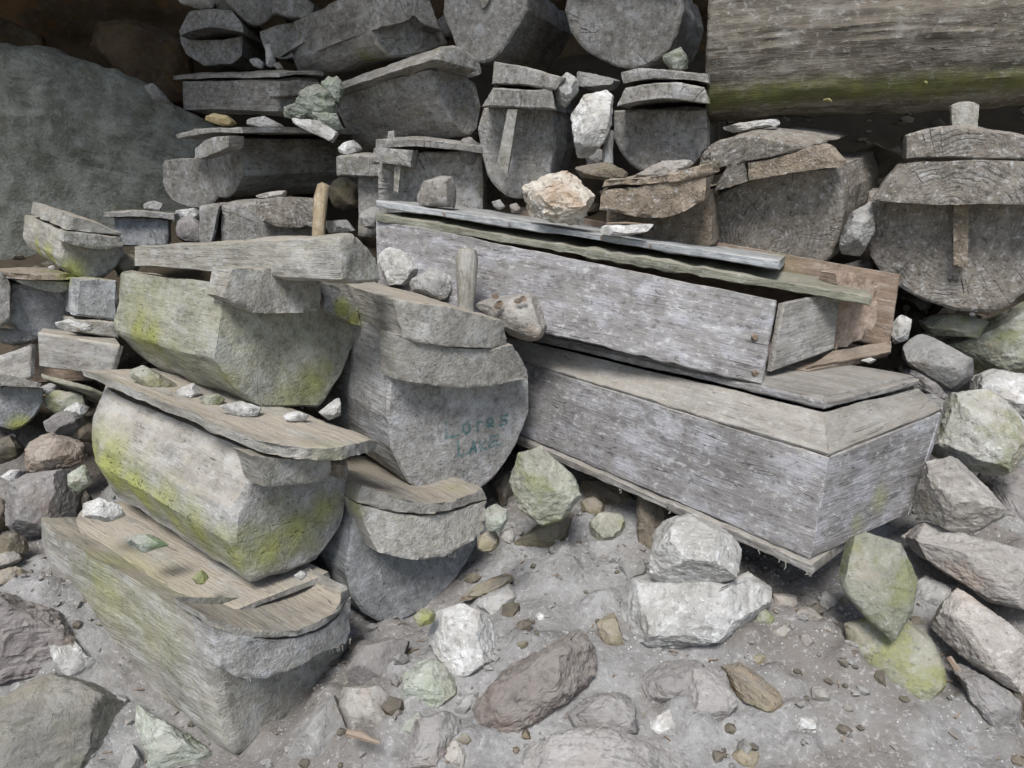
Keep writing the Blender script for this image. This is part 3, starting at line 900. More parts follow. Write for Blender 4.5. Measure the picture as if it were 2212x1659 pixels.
prism(S, 'lid', [(738, 518), (766, 506), (812, 560)], [(742, 602), (770, 613), (822, 605)], 1.0, WOOD, x0=0, nx=70, nu=20, nv=12, amp=.008, lump=.012, taper=(.9, .62), shift=(0, .005), ragged=.012, wob=0.009)

# --- middle: coffin with writing, and the one under it
strokes = [  # measured on the photograph: two lines of faded brush letters
    [(961, 912), (962, 940), (960, 945)], [(962, 945), (975, 943), (990, 938)],
    [(1010, 910), (1000, 918), (999, 930), (1006, 938), (1014, 930), (1013, 918), (1007, 912)],
    [(1030, 912), (1031, 932)], [(1030, 918), (1036, 911), (1042, 912)],
    [(1052, 917), (1066, 913), (1062, 902), (1052, 906), (1053, 920), (1066, 921)],
    [(1096, 897), (1084, 898), (1083, 906), (1095, 909), (1094, 917), (1082, 919)],
    [(988, 954), (989, 978), (986, 986)], [(984, 985), (996, 983), (1008, 979)],
    [(1014, 979), (1022, 955), (1029, 977)], [(1017, 970), (1027, 968)],
    [(1037, 953), (1038, 974)], [(1051, 952), (1038, 965), (1052, 971)],
    [(1076, 940), (1060, 944), (1058, 967), (1086, 959)], [(1060, 956), (1073, 953)]]
C = coffin('round grey log coffin with faded green handwriting on its end, centre of the picture', (985, 790, 2.45), (755, 692, 3.2))
segs = []
for s in strokes:
    q = [C.px(u, v, -.03) for u, v in s]
    segs += [(a[1:], b[1:]) for a, b in zip(q[:-1], q[1:])]
def paint_D(co):
    m = np.zeros(len(co))
    front = np.clip((co[:, 0] + .06) / .02, 0, 1)
    for a, b in segs:
        ab = b - a
        t = np.clip(((co[:, 1:] - a) @ ab) / max(ab.dot(ab), 1e-9), 0, 1)
        d = np.linalg.norm(co[:, 1:] - (a + t[:, None] * ab), axis=1)
        m = np.maximum(m, np.clip((.0062 - d) / .003, 0, 1))
    return m * front
prism(C, 'body', [(848, 722), (960, 746), (1050, 750), (1110, 745), (1142, 810)], [(836, 900), (850, 995), (895, 1062), (960, 1086), (1056, 1054), (1112, 975), (1144, 890)], .92, WOODF, x0=-.03, nx=50, nu=170, nv=120, amp=.006, grain=.0018, bulge=.04, lump=.008, paint=paint_D, wob=.010)
prism(C, 'lip', [(850, 722), (960, 750), (1050, 755), (1108, 745)], [(858, 820), (920, 831), (1000, 838), (1080, 832), (1142, 815)], .11, WOODD, x0=.045, bow=.03, nx=14, nu=60, nv=16, amp=.006, ragged=.006, wob=0.007)
D_lid = prism(C, 'lid', [(850, 648), (920, 652), (1000, 666), (1088, 693)], [(872, 730), (960, 753), (1050, 758), (1096, 748)], .90, WOODD, x0=.05, bow=.05, nx=60, nu=60, nv=14, amp=.010, bulge=.02, ragged=.010, smooth=2, wob=0.009)
hp = [P(1006, 690, 2.58), P(1007, 650, 2.58), P(1008, 610, 2.58), P(1008, 560, 2.58), P(1008, 542, 2.58), P(1008, 536, 2.58)]
tube(D_lid, 'handle', hp, [.032, .030, .035, .039, .034, .016], WOOD, 18, .004)

C = coffin('dusty round-bottomed log coffin wedged directly beneath the coffin with handwriting', (950, 1100, 2.42), (750, 1003, 3.0))
prism(C, 'body', [(770, 1092), (870, 1112), (960, 1110), (1044, 1085)], [(745, 1230), (768, 1310), (835, 1357), (930, 1312), (1000, 1232), (1036, 1165)], .70, WOODB, x0=-.03, nx=40, nu=60, nv=30, amp=.008, bulge=.05, wob=.010)
lp = prism(C, 'lip', [(775, 1090), (870, 1115), (960, 1113), (1052, 1082)], [(815, 1192), (900, 1212), (980, 1196), (1042, 1145)], .12, WOODD, x0=.05, bow=.04, nx=14, nu=50, nv=18, amp=.008, ragged=.014, wob=0.007)
prism(C, 'lid', [(785, 1052), (870, 1080), (960, 1090), (1046, 1058)], [(775, 1086), (870, 1112), (960, 1110), (1052, 1080)], .66, WOODD, x0=.055, bow=.05, nx=40, nu=50, nv=10, amp=.008, ragged=.012, wob=0.009)

fringe(C, [(880, 1208), (900, 1212), (980, 1196), (1042, 1145)], .05, 22, lp, 2, .03, (.006, .026))

# --- plank coffin below (sloping shoulders) and open plank coffin above
def ext(a, b, k):                              # point beyond b on the line a-b
    return b + (b - a) * k
PG = 'nailed plank coffins'
N_, L_, R_ = P(1750, 1208, 2.05), P(1135, 945, 2.85), P(1962, 1112, 2.30)
NT_, LT_, RT_ = P(1790, 988, 2.05), P(1135, 785, 2.85), P(2033, 890, 2.32)
NS_, LS_, RS_ = P(1781, 888, 2.14), P(1140, 738, 2.92), P(1985, 838, 2.40)
k = .10
Lx, LTx, LSx = ext(N_, L_, k), ext(NT_, LT_, k), ext(NS_, LS_, k)
e = empty('plank_coffin', 'closed grey plank coffin with sloping shoulders under the open plank coffin', 'coffin', (N_ + Lx + R_) / 3, PG)
dn = np.array([0, 0, -.004])
slab(e, 'side_panel', N_, Lx, LTx, NT_, .03, PLANK, 110, 26)
slab(e, 'end_panel', N_ + (RT_ - NT_) * .004, R_, RT_, NT_ + (RT_ - NT_) * .004, .03, PLANK, 40, 24)
BL_, BLT_, BLS_ = Lx + (R_ - N_), LTx + (RT_ - NT_), LSx + (RS_ - NS_)
up1 = np.array([0, 0, .006])
slab(e, 'shoulder_board', NT_ + up1, LTx + up1, LSx, NS_, .025, PLANKT, 110, 12, ragged=.005)
slab(e, 'shoulder_board', NT_ + up1, RT_ + up1, RS_, NS_, .025, PLANKT, 40, 12, ragged=.003)
slab(e, 'shoulder_board', RT_ + up1, BLT_ + up1, BLS_, RS_, .025, PLANKT, 60, 8)
rise = np.array([0, 0, .030])
slab(e, 'rim_board', NS_ + up1, LSx + up1, LSx + rise, NS_ + rise, .03, PLANK, 110, 4, ragged=.004)
slab(e, 'rim_board', NS_ + up1, RS_ + up1, RS_ + rise, NS_ + rise, .03, PLANKT, 40, 4)
inn = (RS_ - NS_) * .03 + (LSx - NS_) * .02
slab(e, 'lid', NS_ + rise + inn + up1, LSx + rise + up1, BLS_ + rise + up1, RS_ + rise + up1 + (LSx - NS_) * .02, .022, PLANKT, 110, 30, ragged=.006)
slab(e, 'back_panel', R_, BL_, BLT_, RT_, .03, PLANK, 60, 10)
slab(e, 'end_panel', Lx, BL_, BLT_, LTx, .03, PLANK, 30, 10)
out = (N_ - R_) * .03 + (N_ - Lx) * .012
thk = np.array([0, 0, -.035])
F_base = slab(e, 'base_board', N_ + out + dn, Lx + (N_ - R_) * .03 + dn, Lx + (N_ - R_) * .03 + thk, N_ + out + thk, (np.linalg.norm(R_ - N_)) * 1.03, PLANKT, 110, 6, ragged=.007, amp=.004)
# hanging fibres along the base edge
rng = random.Random(5)
for i in range(14):
    f = rng.random() ** 1.3 if i < 10 else rng.uniform(.0, .08)
    a = N_ + out + thk + (Lx - N_) * f + np.array([0, -.004, .004])
    ln = rng.uniform(.005, .013) * (2.2 if rng.random() < .15 else 1)
    tube(F_base, 'hanging_fibre', [a, a + [rng.uniform(-.004, .004), 0, -ln * .6], a + [rng.uniform(-.006, .006), rng.uniform(-.004, .004), -ln]], [.0022, .0018, .0008], PLANKT, 5, .0)

T0, T1, B0, B1 = P(1677, 648, 2.27), P(810, 470, 2.95), P(1645, 833, 2.27), P(815, 632, 2.95)
KT, KB = P(1945, 592, 2.62), P(1921, 752, 2.62)
wv = KT - T0; wb = KB - B0
e = empty('plank_coffin', 'open grey plank coffin lying tilted on top, its end exposed and its lid slid back', 'coffin', (B0 + B1 + KB) / 3, PG)
G_side = slab(e, 'side_panel', B0, B1, T1, T0, .022, PLANK, 130, 30, amp=.004, ragged=.006)
slab(e, 'side_panel', KB, KB + (B1 - B0), KT + (T1 - T0), KT, .024, PLANKO, 130, 24, amp=.003)
E0, E1, E2, E3 = P(1668, 803, 2.33), P(1803, 754, 2.50), P(1814, 628, 2.50), P(1694, 655, 2.33)
slab(e, 'end_panel', E0, E1, E2, E3, .02, PLANKT, 34, 24, amp=.002, ragged=.001)
slab(e, 'bottom_board', P(1745, 795, 2.42), P(1926, 762, 2.60), P(1926, 735, 2.64), P(1800, 757, 2.5), .02, PLANKO, 40, 8)
slab(e, 'bottom_board', P(1745, 797, 2.42) + dn, P(1745, 797, 2.42) + dn + (B1 - B0), KB + (B1 - B0) + [0, 0, -.01], KB + [0, 0, -.01], .02, PLANKO, 60, 10)
S = Frame.__new__(Sub); 
class _E: pass
q = _E(); q.e = e
S.__init__(q, (1850, 670, 2.52), (1700, 640, 2.95))
prism(S, 'carved_end', [(1806, 590), (1850, 588), (1894, 612)], [(1803, 756), (1835, 748), (1880, 715), (1895, 690)], .10, PLANKP, nx=14, nu=24, nv=24, amp=.006, grain=.005, ragged=.02, edge=.014)
# lid: two boards, one over the other
M0, M1 = P(1880, 662, 2.34), P(812, 478, 2.93)
bk = (KT - T0) * .96
bkl = P(1690, 552, 2.62)
slab(e, 'lid_board', M0, M1, M1 + [0, .002, .030], M0 + [0, .002, .036], np.linalg.norm(wv) * .55, PLANKG, 140, 5, amp=.014, ragged=.006)
U0, U1 = P(1682, 583, 2.42), P(812, 447, 2.95)
G_lid = slab(e, 'lid_board', U0, U1, U1 + [0, .003, .026], U0 + [0, .003, .030], np.linalg.norm(wv) * .9, PLANKB, 140, 5, amp=.007, ragged=.003)
for i, (u, v) in enumerate([(985, 468), (1140, 492), (1340, 527), (1440, 543)]):
    f = (1682 - u) / (1682 - 812.)
    c = U0 + (U1 - U0) * f + np.array([0, -.004, .014])
    tube(G_lid, 'nail', [c, c + [0, -.006, 0]], [.005, .004], PLANKO, 8, 0)
for (u, v) in [(1631, 728), (1575, 800), (1632, 808)]:
    f = (1645 - u) / (1645 - 815.)
    c = P(u, v, 2.27 + f * .68)
    tube(G_side, 'rusty_knot', [c + [0, .004, 0], c + [0, -.006, 0]], [.012, .008], PLANKO, 9, .002)

# --- right: big ringed coffins
C = coffin('big dark ringed log coffin at the right edge with thick lid and upright handle', (2060, 450, 2.55), (2025, 412, 3.5))
prism(C, 'body', [(1880, 425), (2060, 428), (2290, 430)], [(1870, 500), (1885, 570), (1950, 635), (2110, 680), (2200, 652), (2270, 560), (2290, 480)], .9, WOODRING, x0=-.06, nx=40, nu=70, nv=40, amp=.008, bulge=.03, lump=.016, wob=.010)
prism(C, 'lip', [(1938, 355), (1990, 347), (2080, 346), (2260, 350)], [(1886, 430), (1950, 437), (2050, 446), (2150, 440), (2290, 446)], .12, WOODRING, x0=.08, nx=14, nu=60, nv=18, amp=.007, wob=0.011)
H_lid = prism(C, 'lid', [(1957, 292), (2000, 278), (2080, 271), (2180, 282), (2260, 300)], [(1955, 345), (2080, 340), (2150, 346), (2260, 345)], .9, WOODRING, x0=.08, nx=40, nu=60, nv=14, amp=.008, wob=0.012)
prism(C, 'peg', [(2060, 440), (2092, 440)], [(2060, 572), (2090, 578)], .03, WOODROT, x0=.0, nx=6, nu=10, nv=24, amp=.003)
prism(C, 'handle', [(2054, 228), (2066, 219), (2100, 217), (2117, 226)], [(2058, 288), (2112, 288)], .09, WOOD, x0=-.03, nx=10, nu=18, nv=16, amp=.006, edge=.012, parent=H_lid)

C = coffin('ringed log coffin with a cracked slanting lip and split lid, behind the open plank coffin', (1670, 480, 2.75), (1800, 410, 3.6))
prism(C, 'body', [(1540, 425), (1600, 395), (1700, 360), (1800, 365)], [(1530, 490), (1545, 560), (1600, 600), (1700, 612), (1780, 580), (1816, 500), (1816, 420)], .85, WOODRING, x0=-.07, nx=50, nu=70, nv=40, amp=.008, bulge=.02, lump=.016, wob=.010)
prism(C, 'lip', [(1572, 352), (1606, 348)], [(1534, 418), (1613, 393)], .10, WOODRING, x0=.07, nx=12, nu=20, nv=16, amp=.008, ragged=.012, wob=0.011)
prism(C, 'lip', [(1614, 350), (1680, 340), (1740, 320), (1776, 309), (1814, 350)], [(1617, 391), (1720, 375), (1814, 362)], .12, WOODROT, x0=.06, nx=12, nu=40, nv=16, amp=.010, ragged=.012, wob=0.007)
prism(C, 'lid', [(1512, 345), (1540, 302), (1600, 291), (1680, 300), (1732, 314)], [(1500, 378), (1550, 364), (1600, 352), (1690, 332), (1736, 319)], .8, WOODRING, x0=.06, nx=40, nu=50, nv=14, amp=.012, ragged=.014, wob=0.012)

C = coffin('rotten brown log coffin with crumbling beam lid beside the cracked ringed coffin', (1420, 450, 2.68), (1490, 425, 3.4))
prism(C, 'body', [(1310, 440), (1400, 430), (1535, 405)], [(1305, 480), (1400, 520), (1480, 560), (1540, 530)], .7, WOODROT, x0=-.09, nx=36, nu=40, nv=20, amp=.012, lump=.01, wob=.010)
prism(C, 'lip', [(1292, 410), (1400, 402), (1530, 380)], [(1298, 452), (1360, 462), (1420, 468), (1466, 460), (1522, 432)], .12, WOODROT, x0=.09, nx=14, nu=40, nv=14, amp=.014, ragged=.02, wob=0.007)
prism(C, 'lid', [(1300, 388), (1400, 384), (1480, 372), (1535, 352)], [(1294, 407), (1400, 400), (1500, 388), (1536, 374)], .6, WOODROT, x0=.10, nx=30, nu=40, nv=8, amp=.012, ragged=.02, wob=0.009)

C = coffin('long horizontal grey log coffin with green lower flank across the upper right', (1535, 118, 3.2), (2480, 45, 2.72))
for k_ in range(24):                            # green band along the lower flank of the long log
    MOSS.append((C.world((-.05 - .075 * k_, .215, -.20)), .085, .75))
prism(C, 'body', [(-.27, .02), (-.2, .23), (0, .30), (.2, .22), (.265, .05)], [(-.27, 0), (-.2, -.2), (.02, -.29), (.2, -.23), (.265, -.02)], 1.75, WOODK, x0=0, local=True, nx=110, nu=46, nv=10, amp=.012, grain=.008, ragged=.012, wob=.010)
for (u, v) in [(1790, 215), (1995, 175), (2185, 130), (2290, 60)]:
    a = P(u, v, 3.0 - (u - 1535) * .0004)
    tube(C.e, 'wooden_pin', [a + [0, .04, 0], a, a + [.004, -.02, -.008]], [.006, .006, .004], STICK, 7, .0)

# --- upper middle
C = coffin('rounded grey coffin end cropped by the top edge, left of the long log', (1345, 50, 3.5), (1420, 95, 4.4))
prism(C, 'body', [(1235, -40), (1345, -75), (1462, -40)], [(1222, 20), (1240, 80), (1285, 125), (1350, 153), (1410, 140), (1462, 90), (1478, 20)], .9, WOODFAR, nx=36, nu=50, nv=30, amp=.009, lump=.016, wob=.010)
prism(C, 'lip', [(1240, -100), (1345, -120), (1460, -100)], [(1235, -42), (1345, -50), (1465, -42)], .1, WOODFAR, x0=.07, nx=8, nu=30, nv=8, wob=0.011)

C = coffin('pointed grey coffin end cropped by the top edge with a small wooden wedge on it', (1045, 30, 3.6), (1170, 88, 4.5))
prism(C, 'body', [(962, -20), (1050, -50), (1135, -30)], [(958, 30), (975, 85), (1000, 130), (1040, 137), (1072, 126), (1110, 70), (1137, 20)], .9, WOODFAR, nx=36, nu=50, nv=30, amp=.009, lump=.016, wob=.010)
prism(C, 'wedge', [(1034, -5), (1058, -5)], [(1042, 18), (1050, 12)], .02, WOOD, x0=.03, nx=4, nu=6, nv=6, amp=.002)

C = coffin('tilted log coffin with a split end at the top, a straight board along its flank', (885, 45, 3.7), (680, 118, 4.6), roll=-8)
prism(C, 'body', [(800, 40), (880, 30), (940, 40)], [(803, 70), (820, 105), (848, 125), (905, 115), (966, 94)], 1.0, WOODFAR, x0=-.06, nx=40, nu=44, nv=20, amp=.009, lump=.016, wob=.010)
prism(C, 'lip', [(800, -30), (870, -55), (930, 0)], [(820, 60), (850, 54), (880, 47), (895, 30), (915, 55), (955, 66)], .95, WOODFAR, x0=.03, nx=40, nu=44, nv=24, amp=.009, wob=0.011)
S = Sub(C, (805, -3, 3.72), (668, 82, 4.2))
prism(S, 'board', [(800, -14), (815, -14)], [(800, 2), (815, 2)], 1.0, WOODFAR, nx=30, nu=6, nv=6, amp=.003)

C = coffin('tilted grey log coffin with overhanging lid below the split-ended one', (955, 200, 3.4), (735, 262, 4.2), roll=-6)
prism(C, 'body', [(932, 150), (980, 142), (1028, 180)], [(948, 205), (990, 287), (1030, 294), (1042, 230)], .95, WOODFAR, nx=40, nu=40, nv=24, amp=.009, taper=(1.2, 1.1), lump=.016, x0=-.03, wob=.010)
prism(C, 'lid', [(955, 100), (990, 96), (1030, 125)], [(935, 128), (975, 138), (1032, 152)], 1.0, WOODFAR, x0=.10, nx=40, nu=30, nv=8, amp=.007, taper=(1.2, 1), wob=0.012)

C = coffin('upright-faced log coffin with a wooden peg hanging down its end', (1120, 300, 3.05), (1180, 300, 3.9))
prism(C, 'body', [(1042, 235), (1120, 232), (1196, 238)], [(1031, 280), (1040, 355), (1066, 405), (1105, 430), (1150, 425), (1185, 390), (1200, 320)], .85, WOODFAR, x0=-.09, nx=40, nu=50, nv=34, amp=.007, bulge=.04, lump=.016, wob=.010)
prism(C, 'lip', [(1062, 188), (1120, 190), (1190, 192)], [(1040, 230), (1120, 234), (1200, 237)], .80, WOODFAR, x0=.06, nx=36, nu=44, nv=12, amp=.007, wob=0.011)
prism(C, 'lid', [(1069, 131), (1140, 146), (1220, 168)], [(1060, 181), (1120, 184), (1198, 192)], .80, WOODFAR, x0=.06, nx=36, nu=44, nv=12, amp=.008, wob=0.012)
prism(C, 'peg', [(1096, 236), (1118, 236)], [(1072, 368), (1096, 374)], .025, WOOD, x0=.05, nx=5, nu=8, nv=24, amp=.002)

C = coffin('dark log coffin with thick two-layer lid left of the long horizontal log', (1420, 270, 3.1), (1470, 275, 3.9))
prism(C, 'body', [(1327, 240), (1420, 235), (1530, 235)], [(1325, 300), (1345, 345), (1400, 378), (1480, 375), (1530, 320)], .8, WOODFAR, x0=-.10, nx=36, nu=50, nv=30, amp=.008, lump=.016, wob=.010)
prism(C, 'lip', [(1350, 190), (1400, 178), (1450, 176), (1520, 188)], [(1335, 228), (1400, 218), (1460, 214), (1530, 222)], .75, WOODFAR, x0=.07, nx=30, nu=44, nv=12, amp=.009, wob=0.011)
prism(C, 'lid', [(1342, 158), (1390, 146), (1450, 150), (1530, 158)], [(1345, 180), (1395, 170), (1450, 170), (1530, 180)], .75, WOODFAR, x0=.07, nx=30, nu=44, nv=8, amp=.009, wob=0.012)
tube(C.e, 'peg', [P(1314, 356, 2.98), P(1312, 325, 2.98), P(1318, 285, 2.99)], [.021, .022, .018], WOODFAR, 10, .002)

# --- upper left
C = coffin('small octagonal coffin end with a dark slit like a mouth, upper left', (455, 85, 4.6), (545, 128, 5.3))
prism(C, 'body', [(390, 79), (430, 86), (480, 85), (526, 75)], [(392, 92), (402, 116), (440, 141), (500, 138), (520, 121), (526, 90)], .7, WOODFAR, x0=-.10, nx=24, nu=40, nv=20, amp=.006, smooth=0, lump=.005, wob=.010)
prism(C, 'lip', [(386, 66), (402, 32), (412, 22), (452, 18), (500, 22), (522, 55)], [(388, 76), (420, 66), (450, 59), (490, 62), (524, 70)], .65, WOODFAR, x0=.05, nx=24, nu=40, nv=18, amp=.006, smooth=0, wob=0.011)

C = coffin('squat round coffin end right of the octagonal one, under a lumpy lid', (620, 85, 4.5), (665, 110, 5.2))
prism(C, 'body', [(562, 68), (610, 48), (672, 45)], [(562, 80), (574, 112), (605, 129), (640, 126), (664, 104), (674, 70)], .7, WOODFAR, nx=24, nu=36, nv=20, amp=.008, lump=.005, x0=-.06, wob=.010)
prism(C, 'lid', [(588, -10), (640, -18), (678, 10)], [(588, 28), (640, 40), (674, 34)], .6, WOODFAR, x0=.06, nx=20, nu=30, nv=10, amp=.010, wob=0.012)

C = coffin('log coffin at the very top above the octagonal one, only its belly in view', (560, 0, 4.55), (500, 30, 5.2))
prism(C, 'body', [(482, -40), (540, -60), (600, -40)], [(484, -5), (510, 25), (540, 48), (568, 55), (598, 30)], .8, WOODFAR, nx=24, nu=30, nv=14, amp=.010, lump=.005, wob=.010)

C = coffin('plank-sided coffin under the octagonal one, lid jutting out leftwards', (632, 205, 4.15), (425, 205, 4.75))
prism(C, 'body', [(598, 172), (640, 166), (690, 170)], [(600, 240), (640, 252), (688, 240)], 1.0, WOODFAR, nx=30, nu=30, nv=16, amp=.007, smooth=0, lump=.016, wob=.010)
prism(C, 'lip', [(608, 178), (650, 172), (692, 178)], [(606, 208), (650, 206), (690, 208)], .12, WOODFAR, x0=.05, nx=8, nu=24, nv=8, amp=.006, wob=0.011)
prism(C, 'lid', [(604, 156), (650, 150), (700, 156)], [(604, 166), (650, 160), (700, 165)], 1.12, WOODFAR, x0=.05, nx=30, nu=30, nv=6, amp=.007, wob=0.012)

C = coffin('grey log coffin on its side with a gaping end, left of pale green rocks', (465, 360, 3.9), (740, 352, 4.55))
prism(C, 'body', [(425, 322), (460, 296), (510, 300)], [(417, 345), (430, 398), (470, 431), (500, 426), (522, 380)], .9, WOODFAR, x0=-.07, nx=40, nu=44, nv=24, amp=.008, lump=.016, wob=.010)
prism(C, 'lip', [(422, 318), (448, 298), (496, 294)], [(420, 344), (450, 338), (492, 318)], .08, WOODFAR, x0=.13, nx=8, nu=24, nv=10, amp=.008, wob=0.011)
prism(C, 'lid', [(378, 291), (430, 277), (520, 274)], [(380, 299), (430, 288), (520, 286)], .95, WOODFAR, x0=.10, nx=36, nu=30, nv=5, amp=.007, wob=0.012)

C = coffin('short log coffin stub tucked beneath the gaping one next to the smooth rock face', (395, 400, 4.1), (520, 392, 4.7))
prism(C, 'body', [(352, 348), (400, 340), (445, 345)], [(350, 392), (365, 430), (400, 450), (450, 452), (475, 420)], .7, WOODFAR, nx=24, nu=30, nv=18, amp=.008, lump=.016, wob=.010)

C = coffin('narrow coffin with a T-shaped end board left of the pegged square-ended coffin', (795, 430, 3.5), (815, 412, 4.1))
prism(C, 'body', [(774, 375), (800, 373), (832, 376)], [(772, 512), (800, 514), (832, 512)], .6, WOODFAR, nx=20, nu=20, nv=30, amp=.006, smooth=0, lump=.016, wob=.010)
prism(C, 'lip', [(724, 338), (780, 333), (836, 337)], [(726, 380), (776, 383), (836, 383)], .5, WOODFAR, x0=.06, nx=16, nu=30, nv=10, amp=.006, smooth=0, wob=0.011)

C = coffin('square-ended grey coffin with a small dangling peg behind the open plank coffin', (930, 385, 3.3), (995, 372, 4.0))
prism(C, 'body', [(815, 330), (920, 325), (1040, 332)], [(815, 475), (930, 480), (1040, 475)], .7, WOODFAR, nx=24, nu=44, nv=30, amp=.007, smooth=0, lump=.016, x0=-.06, wob=.010)
prism(C, 'lip', [(808, 322), (850, 322), (890, 326)], [(803, 355), (840, 352), (887, 361)], .12, WOODFAR, x0=.07, nx=10, nu=20, nv=10, amp=.008, ragged=.015, wob=0.011)
prism(C, 'lid', [(812, 300), (900, 294), (1042, 317)], [(810, 321), (900, 316), (1042, 331)], .7, WOODFAR, x0=.07, nx=24, nu=40, nv=6, amp=.008, wob=0.012)
prism(C, 'peg', [(852, 356), (866, 356)], [(850, 412), (860, 416)], .02, WOOD, x0=.05, nx=4, nu=6, nv=10, amp=.001)
prism(C, 'knob', [(838, 284), (850, 282)], [(838, 302), (852, 302)], .03, WOODFAR, x0=.05, nx=4, nu=6, nv=6, amp=.002)

C = coffin('low log coffin with dark chipped lip and a straw-coloured stick standing on it', (590, 470, 3.3), (600, 455, 4.0))
prism(C, 'body', [(480, 445), (560, 436), (695, 448)], [(480, 530), (580, 535), (695, 530)], .7, WOODFAR, nx=24, nu=40, nv=16, amp=.009, lump=.016, x0=-.06, wob=.010)
prism(C, 'broken_edge', [(430, 448), (455, 443), (476, 446)], [(432, 528), (450, 530), (458, 528)], .5, WOODFAR, x0=-.02, nx=16, nu=16, nv=16, amp=.010, wob=0.010)
prism(C, 'lip', [(556, 434), (610, 428), (692, 433)], [(560, 474), (610, 492), (692, 492)], .14, WOODRING, x0=.08, nx=12, nu=30, nv=12, amp=.009, ragged=.015, wob=0.011)
tube(C.e, 'stick', [P(688, 515, 3.1), P(690, 470, 3.1), P(693, 430, 3.1), P(699, 402, 3.1), P(702, 396, 3.1)], [.027, .028, .030, .026, .014], STICK, 12, .005)

C = coffin('low flat wooden box coffin between the smooth rock face and the chipped-lip coffin', (310, 495, 3.55), (325, 490, 4.1))
prism(C, 'body', [(246, 468), (300, 468), (365, 474)], [(246, 532), (300, 534), (362, 530)], .5, WOODB, nx=20, nu=24, nv=12, amp=.008, smooth=0, wob=.010)
prism(C, 'lid', [(222, 458), (300, 452), (378, 462)], [(222, 468), (300, 466), (378, 476)], .5, WOODFAR, x0=.04, nx=16, nu=24, nv=4, amp=.008, wob=0.012)

C = coffin('small boat-shaped coffin with moss under its belly below the smooth rock face', (175, 535, 2.95), (70, 488, 3.55))
prism(C, 'body', [(138, 500), (200, 506), (264, 512)], [(130, 555), (150, 588), (190, 604), (240, 590), (266, 552)], .70, WOOD, x0=-.05, nx=40, nu=40, nv=22, amp=.007, bulge=.04, backbow=.06, wob=.010)
prism(C, 'lip', [(140, 500), (200, 506), (266, 512)], [(138, 521), (180, 534), (225, 540), (266, 531)], .10, WOOD, x0=.045, nx=10, nu=30, nv=8, amp=.006, wob=0.007)
prism(C, 'lid', [(150, 462), (200, 474), (262, 503)], [(142, 497), (200, 504), (260, 508)], .70, WOODD, x0=.04, nx=40, nu=34, nv=8, amp=.007, taper=(.8, .8), backbow=.05, wob=0.009)

C = coffin('half-hidden coffin with layered orange-dusted lid at the left edge', (85, 650, 3.0), (0, 622, 3.6))
prism(C, 'body', [(25, 612), (90, 612), (163, 618)], [(15, 690), (60, 728), (110, 735), (163, 700)], .6, WOODB, nx=30, nu=36, nv=24, amp=.007, x0=-.04, wob=.010)
prism(C, 'lip', [(34, 604), (90, 606), (160, 610)], [(50, 614), (95, 629), (140, 632), (164, 616)], .10, WOOD, x0=.06, nx=8, nu=30, nv=6, amp=.005, wob=0.007)
prism(C, 'lid', [(20, 590), (80, 592), (160, 590)], [(22, 601), (90, 606), (140, 606), (164, 598)], .5, WOODROT, x0=.07, bow=.05, nx=24, nu=34, nv=5, amp=.006, wob=0.009)

C = coffin('tan coffin flank cut by the left edge beside the layered orange-dusted lid', (10, 640, 2.9), (-60, 640, 3.3))
prism(C, 'body', [(-40, 600), (0, 580), (26, 615)], [(-40, 700), (0, 712), (24, 690)], .4, WOODD, nx=16, nu=16, nv=20, amp=.008, wob=.010)

C = coffin('upright grey coffin end jammed behind the pale green-grey coffin', (205, 645, 2.88), (150, 632, 3.4))
prism(C, 'body', [(168, 602), (205, 600), (252, 606)], [(163, 680), (205, 685), (255, 694)], .5, WOODB, nx=20, nu=24, nv=20, amp=.006, smooth=0, wob=.010)
prism(C, 'lip', [(160, 690), (205, 692), (255, 700)], [(165, 716), (205, 722), (255, 730)], .4, WOOD, x0=.02, nx=16, nu=20, nv=8, amp=.008, smooth=0, wob=0.007)

e = empty('plank_coffin', 'small grey plank box left of the front stack, a dark gap at its side', 'coffin', P(160, 800, 2.85), PG)
slab(e, 'side_panel', P(84, 792, 2.86), P(236, 812, 2.66), P(256, 748, 2.66), P(80, 720, 2.86), .02, PLANKT, 40, 16)
slab(e, 'lid_board', P(82, 717, 2.86), P(258, 745, 2.66), P(250, 730, 2.95), P(95, 708, 3.1), .012, WOOD, 40, 10)
slab(e, 'base_board', P(90, 818, 2.84), P(200, 846, 2.66), P(196, 834, 2.68), P(88, 806, 2.86), .3, PLANKG, 30, 4)
slab(e, 'end_panel', P(0, 835, 2.95), P(64, 815, 2.9), P(66, 742, 2.9), P(-10, 770, 2.98), .02, PLANKT, 30, 16)
slab(e, 'back_panel', P(40, 830, 3.2), P(240, 820, 3.0), P(256, 740, 3.0), P(40, 740, 3.2), .02, PLANKO, 20, 8)

C = coffin('round-bellied coffin at the left edge with bright moss at its lowest point', (40, 880, 2.7), (-40, 862, 3.3))
prism(C, 'body', [(-25, 835), (40, 832), (94, 838)], [(-35, 895), (5, 922), (38, 931), (75, 905), (97, 868)], .6, WOODB, nx=30, nu=36, nv=20, amp=.006, wob=.010)
prism(C, 'lip', [(-25, 800), (40, 812), (92, 826)], [(-25, 828), (30, 836), (88, 838)], .10, WOOD, x0=.06, nx=8, nu=30, nv=8, amp=.006, wob=0.007)

